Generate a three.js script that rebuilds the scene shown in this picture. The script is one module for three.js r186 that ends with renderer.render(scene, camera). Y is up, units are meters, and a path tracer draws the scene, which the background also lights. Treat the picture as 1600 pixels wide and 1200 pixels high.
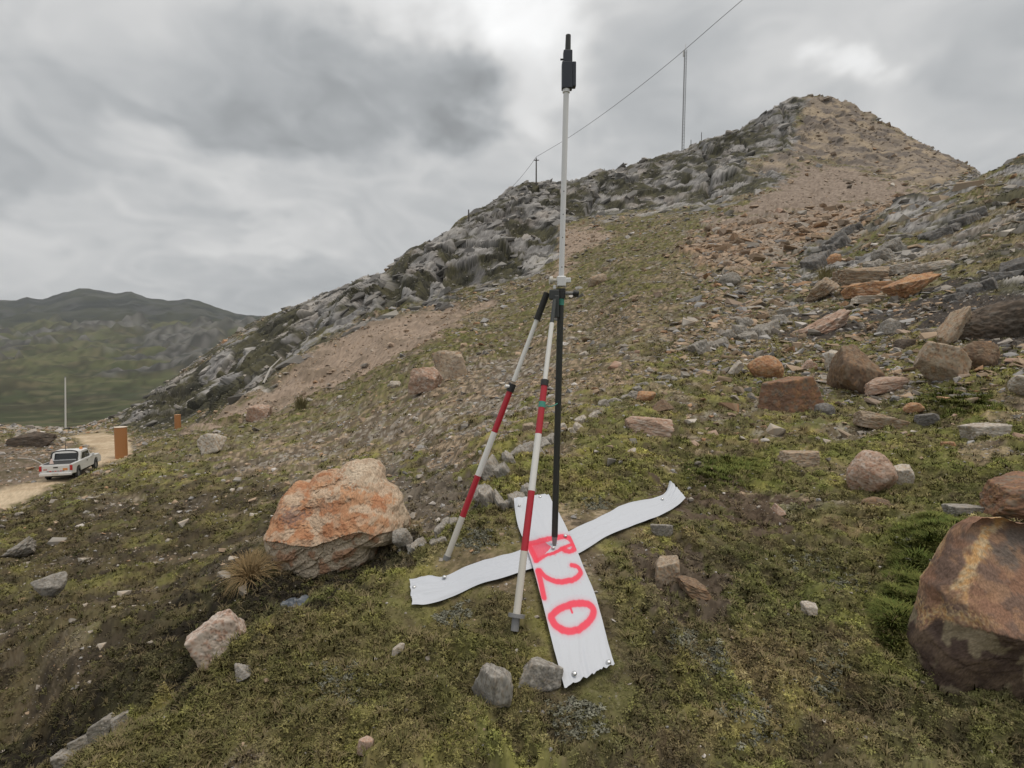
import * as THREE from 'three';
import { mergeGeometries, mergeVertices } from 'three/addons/utils/BufferGeometryUtils.js';
import { RoundedBoxGeometry } from 'three/addons/geometries/RoundedBoxGeometry.js';
import { ConvexGeometry } from 'three/addons/geometries/ConvexGeometry.js';
import { createNoise2D, createNoise3D } from 'simplex-noise';

// ---------------------------------------------------------------- camera, sky, sun, exposure
const scene = new THREE.Scene();
const FOCAL = 873, PITCH = 0.0515, EYE = 1.7;
const camera = new THREE.PerspectiveCamera(2 * Math.atan(600 / FOCAL) * 180 / Math.PI, 4 / 3, 0.05, 6000);
camera.position.set(0, EYE, 0);
camera.rotation.set(-PITCH, 0, 0);
scene.add(camera);

const renderer = new THREE.WebGLRenderer({ antialias: true });
renderer.toneMapping = THREE.LinearToneMapping;
renderer.toneMappingExposure = 1.02;
renderer.shadowMap.enabled = true;

const rng = (seed) => () => { seed = (seed + 0x6d2b79f5) | 0; let t = Math.imul(seed ^ (seed >>> 15), 1 | seed); t = (t + Math.imul(t ^ (t >>> 7), 61 | t)) ^ t; return ((t ^ (t >>> 14)) >>> 0) / 4294967296; };
const n2 = createNoise2D(rng(11)), n3 = createNoise3D(rng(12));
const fbm2 = (x, y, o = 4) => { let s = 0, a = 0.5; for (let i = 0; i < o; i++) { s += a * n2(x + i * 17.3, y - i * 9.1); x *= 2.03; y *= 2.03; a *= 0.5; } return s; };
const fbm3 = (x, y, z, o = 4) => { let s = 0, a = 0.5; for (let i = 0; i < o; i++) { s += a * n3(x, y + i * 11.7, z); x *= 2.03; y *= 2.03; z *= 2.03; a *= 0.5; } return s; };
const clamp = (x, a = 0, b = 1) => Math.min(b, Math.max(a, x));
const sstep = (a, b, x) => { const t = clamp((x - a) / (b - a)); return t * t * (3 - 2 * t); };
const lerp = (a, b, t) => a + (b - a) * t;
const mix3 = (a, b, t) => [lerp(a[0], b[0], t), lerp(a[1], b[1], t), lerp(a[2], b[2], t)];
const hash = (x, y, z) => { let h = Math.imul(x | 0, 374761393) ^ Math.imul(y | 0, 668265263) ^ Math.imul(z | 0, 2147483647 ^ 0x5bd1e995); h = Math.imul(h ^ (h >>> 13), 1274126177); h ^= h >>> 16; h = Math.imul(h, 0x85ebca6b); h ^= h >>> 13; return (h >>> 0) / 4294967296; };

// directions and slopes of photograph pixels (1600 x 1200)
const CP = Math.cos(PITCH), SP = Math.sin(PITCH);
const slopeOf = (v) => { const s = (600 - v) / FOCAL; return (s * CP - SP) / (CP + s * SP); };
const rowOf = (t) => 600 - FOCAL * (t * CP + SP) / (CP - t * SP);
const ahead = (v) => CP + (600 - v) / FOCAL * SP;             // forward share of a pixel's ray
const at = (u, v, d) => new THREE.Vector3((u - 800) / FOCAL / ahead(v) * d, EYE + slopeOf(v) * d, -d);

{ // overcast sky
  const W = 2048, H = 1024, data = new Float32Array(W * H * 4);
  // brighter and darker stretches of the cloud sheet: [u, v, radius across, radius up, amount]
  const lobes = [
    [720, 25, 150, 60, 0.22], [860, 120, 80, 90, 0.3], [800, 40, 80, 60, 0.1], [930, 30, 60, 50, 0.1], [560, -20, 220, 60, 0.12], [1325, 122, 42, 20, 0.34], [1240, 115, 90, 45, 0.12],
    [620, 250, 190, 40, 0.1], [700, 225, 90, 30, 0.08], [330, 255, 90, 40, 0.14], [380, 340, 90, 26, 0.16], [180, 345, 40, 26, 0.14], [60, 420, 200, 60, 0.1], [20, 90, 120, 60, 0.13],
    [640, 170, 120, 70, -0.17], [745, 175, 60, 60, -0.17], [480, 110, 110, 60, -0.12], [200, 170, 200, 50, -0.1], [420, 200, 150, 35, -0.08], [110, 300, 130, 45, -0.1], [430, 440, 120, 40, -0.09], [1060, 90, 150, 80, -0.08],
    [1000, 190, 130, 60, -0.05], [1480, 60, 90, 30, -0.06], [1500, 160, 160, 70, 0.01], [1100, 10, 120, 40, -0.04], [900, 230, 60, 60, 0.04],
  ].map(([u, v, ru, rv, a]) => { const p = at(u, v, 1); return [Math.atan2(p.x, 1), Math.atan2(p.y - EYE, Math.hypot(p.x, 1)), ru / FOCAL, rv / FOCAL, a]; });
  for (let row = 0; row < H; row++) {
    const el = ((row + 0.5) / H - 0.5) * Math.PI, y = Math.sin(el), c = Math.cos(el);
    for (let col = 0; col < W; col++) {
      const ph = ((col + 0.5) / W - 0.5) * 2 * Math.PI, x = Math.cos(ph) * c, z = Math.sin(ph) * c, k = 1.5 / (Math.max(y, 0) + 0.34);
      const px = x * k, pz = z * k;
      const wx = fbm2(px * 0.8 + 5, pz * 0.8, 3), wz = fbm2(px * 0.8 - 9, pz * 0.8 + 31, 3);
      let f = fbm2(px * 0.75 + wx * 0.9, pz * 0.75 + wz * 0.9, 6);
      const puff = 0.5 - Math.abs(n2(px * 1.3 + wx * 1.6 + 3, pz * 1.3 + wz * 1.6)) + 0.5 * (0.5 - Math.abs(n2(px * 2.9 + wx * 2, pz * 2.9 - wz * 2 + 9)));
      let L = 0.57 + 0.1 * f + 0.05 * puff + 0.035 * fbm2(px * 2.6 + wx * 2, pz * 2.6 + wz * 2 + 60, 5);
      const az = Math.atan2(x, -z);
      if (Math.abs(az) < 1.3 && el > -0.1) {
        const ja = az + 0.1 * wx + 0.06 * fbm2(px * 3, pz * 3 + 7, 5), je = el + 0.07 * wz + 0.05 * fbm2(px * 3 + 40, pz * 3, 5);
        for (const [a, e, ra, re, amt] of lobes) { const q = ((ja - a) / ra) ** 2 + ((je - e) / re) ** 2; if (q < 9) L += (amt < 0 ? 0.95 : 0.72) * amt * Math.exp(-Math.pow(q, 1.35) * 0.8); }
      }
      L = Math.max(L, 0.3) * (0.93 + 0.9 * sstep(0.35, 1.0, y));       // an overcast sky is brighter overhead
      const i = (row * W + col) * 4, cool = sstep(0.35, 0.7, L);
      data[i] = L * lerp(0.955, 0.995, cool); data[i + 1] = L * lerp(1.0, 1.0, cool); data[i + 2] = L * lerp(1.04, 1.0, cool); data[i + 3] = 1;
      if (el < 0) { data[i] = 0.16; data[i + 1] = 0.155; data[i + 2] = 0.13; }
    }
  }
  const sky = new THREE.DataTexture(data, W, H, THREE.RGBAFormat, THREE.FloatType);
  sky.mapping = THREE.EquirectangularReflectionMapping; sky.magFilter = THREE.LinearFilter; sky.needsUpdate = true;
  scene.background = sky; scene.environment = sky;
}
const sun = new THREE.DirectionalLight(0xfff1de, 1.3);
sun.position.set(30, 90, 5);
sun.castShadow = true; sun.shadow.radius = 45;
Object.assign(sun.shadow.camera, { left: -60, right: 60, top: 60, bottom: -60, near: 1, far: 300 });
scene.add(sun, sun.target);
scene.fog = new THREE.FogExp2(0xc9ced2, 0.00013);

// ---------------------------------------------------------------- names and labels
const used = new Map();
function numbered(name) { const n = used.get(name) ?? 0; used.set(name, n + 1); return n ? name + '_' + String(n).padStart(3, '0') : name; }
function tag(o, label, category, group, kind) { o.userData = {}; if (label) o.userData.label = label; if (category) o.userData.category = category; if (group) o.userData.group = group; if (kind) o.userData.kind = kind; return o; }
function mesh(name, geo, material, parent = scene) { const m = new THREE.Mesh(geo, material); m.name = parent === scene ? numbered(name) : name; m.castShadow = m.receiveShadow = true; parent.add(m); return m; }
function thing(name, label, category, pos, group) { const g = new THREE.Group(); g.name = numbered(name); g.position.copy(pos); scene.add(g); tag(g, label, category, group); return g; }
const mat = (c, r = 0.9, o = {}) => new THREE.MeshStandardMaterial({ color: Array.isArray(c) ? new THREE.Color().setRGB(...c) : c, roughness: r, ...o });
const vmat = (r = 0.95, spec = 0.25) => new THREE.MeshPhysicalMaterial({ vertexColors: true, roughness: r, specularIntensity: spec });

// ---------------------------------------------------------------- the hillside, a surface over (bearing, row)
// each column: [photo column, then rows of (distance, photo row) or (distance, -, height below the eye)]
const H_ = (d, y) => [d, null, y];
const COLS = [
  [-900, [H_(0.3, -1.9), H_(1.0, -1.85), H_(1.4, -1.8), H_(1.7, -1.8), H_(2.3, -2.4), H_(2.8, -2.4), [4.6, 1000], [6.6, 905], [9.5, 850], H_(12.5, -3.8), H_(16, -6.4), H_(24, -7.8), H_(45, -8.3), H_(62, -8.6), H_(80, -10.5), H_(110, -24)]],
  [0, [H_(0.3, -1.85), H_(1.0, -1.62), H_(1.35, -1.58), H_(1.75, -1.6), H_(2.35, -2.45), H_(2.8, -2.4), [4.3, 1000], [6.3, 900], [9, 835], [11.5, 801], H_(17, -6.7), H_(26, -7.8), H_(45, -8.3), H_(62, -8.6), H_(80, -10.3), H_(100, -22)]],
  [100, [H_(0.3, -1.8), H_(1.2, -1.5), [1.7, 1215], [1.92, 1190], H_(2.5, -2.5), H_(2.9, -2.45), [3.55, 1020], [6.0, 900], [9, 820], [13, 758], H_(18, -6.3), H_(28, -7.85), H_(45, -8.3), H_(62, -8.6), H_(78, -10.3), H_(100, -22)]],
  [200, [H_(0.3, -1.78), H_(1.3, -1.42), [1.8, 1175], [2.05, 1132], H_(2.6, -2.4), [2.98, 1134], [3.5, 1010], [5.7, 900], [9.5, 800], [16, 713], H_(22, -5.3), H_(33, -7.8), H_(50, -8.3), [62, 664], [74, 640], H_(95, -20)]],
  [300, [H_(0.3, -1.76), H_(1.4, -1.4), [1.93, 1130], [2.2, 1062], H_(2.75, -2.3), [3.15, 1062], [3.7, 965], [5.7, 880], [9.5, 780], [21, 672], H_(27, -3.9), H_(38, -6.2), [58, 664], [74, 615], [96, 569], H_(120, -20)]],
  [400, [H_(0.3, -1.75), [1.65, 1210], [2.0, 1090], [2.4, 985], H_(2.95, -2.2), [3.4, 985], [3.95, 908], [5.7, 850], [9.2, 760], [24, 649], [28, 628], [36, 598], H_(46, -2.5), [72, 550], [106, 503], H_(130, -16)]],
  [500, [H_(0.3, -1.74), [1.68, 1205], [2.05, 1060], [2.6, 936], H_(3.25, -2.05), [3.8, 931], [4.35, 880], [6.1, 820], [9.6, 740], [25, 625], [30, 592], [38, 541], H_(46, 0.5), [70, 492], [96, 459], H_(120, 4)]],
  [600, [H_(0.3, -1.73), [1.7, 1200], [2.15, 1030], [2.9, 888], H_(3.5, -1.8), [4.1, 878], [4.7, 830], [6.4, 780], [9.6, 710], [27, 577], [33, 533], [44, 489], H_(50, 3.4), [59, 462], [78, 430], H_(105, 6)]],
  [700, [H_(0.3, -1.72), [1.7, 1200], [2.25, 1000], [3.0, 845], H_(3.6, -1.26), [3.95, 838], [4.8, 790], [6.4, 740], [10, 670], [26, 545], [34, 508], [45, 484], [52, 470], [63, 420], [86, 366], H_(115, 14)]],
  [800, [H_(0.3, -1.7), [1.72, 1200], [2.27, 970], [3.2, 812], [3.55, 792], [3.95, 770], [4.8, 735], [6.6, 690], [11, 630], [23, 545], [34, 495], [45, 460], [54, 440], [75, 352], [98, 297], H_(125, 24)]],
  [900, [H_(0.3, -1.69), [1.75, 1200], [2.33, 968], [3.3, 802], [3.65, 778], [4.15, 755], [5.0, 715], [7.0, 665], [11.5, 600], [25, 510], [35, 463], [47, 425], [60, 385], [83, 335], [108, 287], H_(140, 26)]],
  [1000, [H_(0.3, -1.68), [1.78, 1200], [2.37, 970], [3.35, 806], [3.8, 778], [4.4, 745], [5.5, 705], [7.6, 650], [12, 580], [18, 510], [28, 450], [40, 405], [58, 365], [95, 310], [130, 250], H_(165, 38)]],
  [1100, [H_(0.3, -1.67), [1.8, 1200], [2.4, 975], [3.35, 822], [3.8, 790], [4.5, 750], [5.8, 705], [8.5, 640], [12.5, 570], [18, 500], [28, 440], [42, 390], [62, 340], [105, 280], [145, 218], H_(180, 46)]],
  [1200, [H_(0.3, -1.66), [1.8, 1200], [2.4, 980], [3.3, 836], [3.75, 800], [4.7, 750], [6.5, 690], [9.6, 625], [13, 560], [18, 500], [28, 432], [42, 370], [64, 318], [115, 250], [163, 172], H_(200, 55)]],
  [1300, [H_(0.3, -1.65), [1.78, 1200], [2.35, 990], [3.2, 848], [3.7, 805], [4.6, 750], [6.3, 690], [9.5, 620], [12.5, 560], [17, 492], [26, 422], [40, 365], [62, 330], [120, 252], [168, 157], H_(205, 58)]],
  [1400, [H_(0.3, -1.64), [1.75, 1200], [2.3, 1000], [3.1, 860], [3.6, 812], [4.5, 750], [6.0, 690], [8.5, 622], [12, 545], [16.5, 472], [25, 400], [40, 320], H_(58, 15), [115, 262], [160, 210], H_(200, 45)]],
  [1500, [H_(0.3, -1.63), [1.72, 1200], [2.25, 1000], [3.0, 862], [3.55, 806], [4.45, 746], [5.8, 690], [8.2, 612], [11.5, 522], [16, 442], [25, 362], [38, 287], H_(54, 14.5), [100, 275], [140, 263], H_(170, 30)]],
  [1600, [H_(0.3, -1.62), [1.7, 1200], [2.2, 1000], [2.95, 860], [3.5, 800], [4.4, 740], [5.6, 690], [8, 600], [11.5, 500], [17, 400], [27, 315], [42, 236], H_(58, 17), H_(100, 28), H_(140, 36), H_(170, 30)]],
  [1800, [H_(0.3, -1.6), [1.7, 1200], [2.2, 1000], [2.95, 855], [3.5, 795], [4.4, 735], [5.6, 685], [8, 590], [11.5, 490], [17, 385], [27, 285], [42, 190], H_(58, 20), H_(100, 28), H_(140, 36), H_(170, 30)]],
  [2500, [H_(0.3, -1.6), [1.7, 1190], [2.2, 990], [2.95, 845], [3.5, 785], [4.4, 720], [5.6, 660], [8, 560], [11.5, 455], [17, 350], [27, 250], [42, 150], H_(58, 24), H_(100, 28), H_(140, 34), H_(170, 30)]],
];
const SKYLINE = [[400, 504], [420, 494], [450, 481], [480, 471], [510, 460], [545, 449], [570, 438], [600, 431], [620, 408], [645, 388], [675, 378], [700, 366], [712, 348], [740, 330], [765, 318], [795, 297], [820, 284], [850, 281], [878, 289], [905, 287], [935, 273], [960, 263], [1000, 251], [1040, 239], [1070, 230], [1100, 217], [1140, 203], [1165, 195], [1185, 184], [1200, 170], [1215, 160], [1235, 153], [1252, 149], [1270, 151], [1300, 156], [1320, 165], [1350, 183], [1400, 209], [1420, 219], [1450, 236], [1480, 249], [1500, 258], [1517, 268]];
const poly1 = (pts, x) => { if (x <= pts[0][0]) return pts[0][1]; for (let i = 1; i < pts.length; i++) if (x <= pts[i][0]) return lerp(pts[i - 1][1], pts[i][1], (x - pts[i - 1][0]) / (pts[i][0] - pts[i - 1][0])); return pts[pts.length - 1][1]; };
function pchip(xs, ys) { // monotone cubic interpolation
  const n = xs.length, d = [], m = new Array(n).fill(0);
  for (let i = 0; i < n - 1; i++) d.push((ys[i + 1] - ys[i]) / (xs[i + 1] - xs[i]));
  for (let i = 1; i < n - 1; i++) if (d[i - 1] * d[i] > 0) { const a = xs[i] - xs[i - 1], b = xs[i + 1] - xs[i], w1 = 2 * b + a, w2 = b + 2 * a; m[i] = (w1 + w2) / (w1 / d[i - 1] + w2 / d[i]); }
  m[0] = d[0]; m[n - 1] = d[n - 2];
  return (x) => { let i = 0, j = n - 1; x = clamp(x, xs[0], xs[n - 1]); while (j - i > 1) { const k = (i + j) >> 1; if (xs[k] <= x) i = k; else j = k; } const h = xs[i + 1] - xs[i], t = (x - xs[i]) / h, t2 = t * t, t3 = t2 * t; return ys[i] * (2 * t3 - 3 * t2 + 1) + h * m[i] * (t3 - 2 * t2 + t) + ys[i + 1] * (3 * t2 - 2 * t3) + h * m[i + 1] * (t3 - t2); };
}
const R = 16, WS = [...Array(R).keys()];
const across = WS.map((r) => { const us = COLS.map((c) => c[0]); return { ld: pchip(us, COLS.map((c) => Math.log(c[1][r][0]))), t: pchip(us, COLS.map((c) => { const e = c[1][r]; return e[1] === null ? e[2] / e[0] : slopeOf(e[1]); })) }; });
const colCache = new Map();
function column(u) { // the profile at a bearing: functions of the row parameter w
  const key = Math.round(u * 4);
  let c = colCache.get(key);
  if (!c) {
    const ld = across.map((a) => a.ld(u)), t = across.map((a) => a.t(u));
    if (u > 395 && u < 1522) { const k = sstep(395, 430, u) * (1 - sstep(1512, 1522, u)); t[14] = lerp(t[14], slopeOf(poly1(SKYLINE, u)), k); }
    c = { ld: pchip(WS, ld), t: pchip(WS, t) };
    colCache.set(key, c);
  }
  return c;
}
const bearing = (u) => (u - 800) / FOCAL;
function basePoint(u, w) { const c = column(u), d = Math.exp(c.ld(w)); return [bearing(u) * d, EYE + c.t(w) * d, -d]; }
// first place where the ray through a photo pixel meets the (smooth) hillside
function hitRow(u, v, w0 = 0.5) {
  const uc = 800 + (u - 800) / ahead(v), c = column(uc), t = slopeOf(v);
  let w = w0, p = w0;
  while (w < 14.5 && c.t(w) < t) { p = w; w += 0.02; }
  for (let i = 0; i < 20; i++) { const m = (p + w) / 2; if (c.t(m) < t) p = m; else w = m; }
  return { u: uc, w };
}
// row parameter of a place given by bearing and distance
function rowAt(u, d) { const c = column(u), l = Math.log(clamp(d, 0.31, 160)); let a = 0, b = 15; for (let i = 0; i < 24; i++) { const m = (a + b) / 2; if (c.ld(m) < l) a = m; else b = m; } return a; }

// ---------------------------------------------------------------- what covers the hillside where (outlines in photo pixels, carried onto the ground)
const AREA = {
  cliff: [[185, 665], [200, 640], [260, 590], [320, 560], [420, 485], [480, 462], [545, 440], [600, 420], [640, 380], [700, 355], [740, 320], [800, 285], [840, 270], [890, 277], [960, 252], [1060, 220], [1140, 192], [1185, 172], [1210, 150], [1250, 138], [1262, 160], [1243, 195], [1236, 232], [1200, 240], [1165, 258], [1175, 270], [1240, 268], [1225, 282], [1180, 305], [1130, 318], [1060, 330], [1000, 335], [930, 342], [880, 345], [868, 400], [845, 420], [800, 440], [740, 455], [700, 470], [640, 486], [590, 491], [560, 500], [480, 546], [440, 574], [420, 598], [380, 622], [330, 645], [290, 662], [230, 674]],
  scree: [[282, 676], [330, 650], [440, 592], [500, 532], [580, 484], [650, 484], [740, 472], [770, 470], [730, 500], [640, 552], [560, 588], [470, 630], [400, 652], [320, 674]],
  patch: [[866, 345], [905, 352], [955, 372], [930, 384], [900, 400], [870, 440]],
  ochre: [[1256, 150], [1300, 148], [1400, 200], [1525, 262], [1470, 296], [1420, 283], [1330, 260], [1250, 242], [1236, 272], [1165, 275], [1160, 255], [1232, 236], [1245, 200]],
  spoil: [[1245, 250], [1330, 262], [1420, 285], [1470, 300], [1440, 312], [1370, 322], [1280, 334], [1180, 352], [1120, 352], [1180, 302], [1232, 272]],
  rubble: [[1180, 325], [1440, 306], [1385, 345], [1330, 366], [1260, 392], [1180, 420], [1100, 425], [1070, 390], [1130, 345]],
  ledges: [[1440, 300], [1530, 262], [1620, 210], [1900, 100], [1900, 470], [1560, 462], [1480, 436], [1390, 402], [1270, 440], [1240, 470], [1250, 400], [1330, 362]],
  hollow: [[1390, 478], [1480, 442], [1560, 440], [1700, 440], [1700, 530], [1560, 560], [1480, 520], [1400, 520], [1300, 530], [1230, 525], [1290, 500]],
  gravel: [[880, 540], [760, 556], [700, 575], [640, 622], [520, 668], [420, 688], [340, 730], [420, 760], [520, 722], [640, 712], [700, 760], [740, 740], [760, 700], [800, 660], [876, 640]],
  stony: [[880, 462], [1000, 474], [1130, 468], [1230, 500], [1150, 545], [1060, 560], [960, 610], [880, 660], [820, 700], [820, 560]],
  road: [[-200, 850], [-200, 930], [0, 800], [100, 750], [205, 712], [205, 683], [160, 673], [110, 682], [138, 695], [150, 702], [118, 716], [72, 748], [0, 766]],
  bank: [[-200, 850], [0, 768], [72, 748], [82, 725], [110, 700], [120, 690], [60, 690], [-200, 700]],
  nearbank: [[90, 1210], [290, 1068], [400, 988], [480, 948], [600, 893], [700, 838], [830, 800], [860, 960], [780, 1100], [700, 1210]],
  ditch: [[50, 1215], [290, 1075], [400, 995], [480, 955], [600, 898], [668, 858], [640, 838], [560, 902], [470, 908], [400, 868], [330, 920], [270, 1000], [170, 1070], [40, 1130], [-40, 1200]],
  soil: [[1020, 768], [1180, 764], [1250, 798], [1190, 820], [1080, 800]],
  bareground: [[990, 852], [1090, 846], [1140, 925], [1110, 970], [1010, 955]],
  pathsoil: [[560, 742], [700, 730], [770, 790], [700, 822], [640, 820]],
  rocky: [[1085, 400], [1400, 376], [1490, 470], [1700, 470], [1700, 600], [1420, 640], [1180, 610], [1040, 560], [1090, 480]],
  lush: [[1040, 705], [1280, 680], [1600, 630], [1700, 640], [1700, 900], [1440, 1020], [1300, 960], [1180, 880], [1080, 800]],
  leftbank: [[-300, 1400], [-300, 860], [60, 790], [240, 760], [420, 740], [520, 800], [640, 840], [600, 900], [480, 950], [300, 1070], [100, 1200]],
};
for (const k in AREA) { const p = AREA[k]; p.box = [Math.min(...p.map((q) => q[0])) - 60, Math.max(...p.map((q) => q[0])) + 60, Math.min(...p.map((q) => q[1])) - 60, Math.max(...p.map((q) => q[1])) + 60]; }
function inside(area, x, y) { // signed distance to the outline, positive inside
  const p = AREA[area];
  if (x < p.box[0] || x > p.box[1] || y < p.box[2] || y > p.box[3]) return -60;
  let best = 1e9, inn = false;
  for (let i = 0, j = p.length - 1; i < p.length; j = i++) {
    const [ax, ay] = p[i], [bx, by] = p[j], ex = bx - ax, ey = by - ay, t = clamp(((x - ax) * ex + (y - ay) * ey) / (ex * ex + ey * ey));
    best = Math.min(best, (ax + ex * t - x) ** 2 + (ay + ey * t - y) ** 2);
    if ((ay > y) !== (by > y) && x < (bx - ax) * (y - ay) / (by - ay) + ax) inn = !inn;
  }
  return (inn ? 1 : -1) * Math.sqrt(best);
}
// jointed, bedded rock: returns [block tone, joint closeness, push]
const BED = (() => { const m = new THREE.Matrix4().makeRotationFromEuler(new THREE.Euler(0.5, 0.35, 0.42)); return m.elements; })();
function blocks(x, y, z, lx, ly, lz, seed) {
  const e = BED, a = (e[0] * x + e[1] * y + e[2] * z) / lx, b = (e[4] * x + e[5] * y + e[6] * z) / ly, c = (e[8] * x + e[9] * y + e[10] * z) / lz;
  const ia = Math.floor(a), ib = Math.floor(b), ic = Math.floor(c);
  let f1 = 1e9, f2 = 1e9, id = 0, ox = 0, oy = 0, oz = 0;
  for (let i = -1; i <= 1; i++) for (let j = -1; j <= 1; j++) for (let k = -1; k <= 1; k++) {
    const h1 = hash(ia + i + seed, ib + j, ic + k), h2 = hash(ib + j, ic + k + seed, ia + i), h3 = hash(ic + k, ia + i, ib + j + seed);
    const dx = ia + i + 0.1 + 0.8 * h1 - a, dy = ib + j + 0.1 + 0.8 * h2 - b, dz = ic + k + 0.1 + 0.8 * h3 - c, q = Math.max(Math.abs(dx), Math.abs(dy) * 1.1, Math.abs(dz)) + 0.35 * (Math.abs(dx) + Math.abs(dy) + Math.abs(dz));
    if (q < f1) { f2 = f1; f1 = q; id = h1 * 7.3 + h2 * 3.1; ox = dx; oy = dy; oz = dz; } else if (q < f2) f2 = q;
  }
  const tone = id - Math.floor(id);
  return [tone, clamp((f2 - f1) * 3), tone - 0.5 + (ox * (hash(id * 1e4, 1, 2) - 0.5) + oy * 0.7 + oz * (hash(id * 1e4, 3, 2) - 0.5)) * 0.9];
}
// strips of the marker cross on the ground, kept a little smoother than the moss around it
const CROSS = [[[842, 800], [862, 862], [909, 1034]], [[668, 926], [860, 868], [1040, 784]]].map((l) => l.map(([u, v]) => { const h = hitRow(u, v), p = basePoint(h.u, h.w); return [p[0], p[2]]; }));
function crossDistance(x, z) { let best = 9; for (const l of CROSS) for (let i = 0; i < 2; i++) { const [ax, az] = l[i], [bx, bz] = l[i + 1], ex = bx - ax, ez = bz - az, t = clamp(((x - ax) * ex + (z - az) * ez) / (ex * ex + ez * ez)); best = Math.min(best, Math.hypot(ax + ex * t - x, az + ez * t - z)); } return best; }

const C = { // base colours
  olive: [0.118, 0.118, 0.046], green: [0.09, 0.105, 0.034], lime: [0.165, 0.157, 0.056], brown: [0.108, 0.09, 0.057], dark: [0.056, 0.044, 0.032], straw: [0.22, 0.175, 0.1], soil: [0.115, 0.09, 0.066],
  stone: [0.3, 0.27, 0.235], tan: [0.36, 0.27, 0.19], pink: [0.335, 0.262, 0.205], orange: [0.36, 0.225, 0.135], grey: [0.3, 0.29, 0.28], slate: [0.15, 0.145, 0.142], road: [0.5, 0.405, 0.285], wet: [0.05, 0.046, 0.044], ochre: [0.44, 0.34, 0.22],
};
const scaled = (x, z, s, o = 0) => { const l = Math.log2(s), a = Math.floor(l), f = l - a, s0 = 2 ** a; return lerp(n2(x / s0 + o + a * 7.7, z / s0 - o), n2(x / s0 / 2 + o + (a + 1) * 7.7, z / s0 / 2 - o), f) * (1 + 0.6 * f * (1 - f)); };
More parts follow.
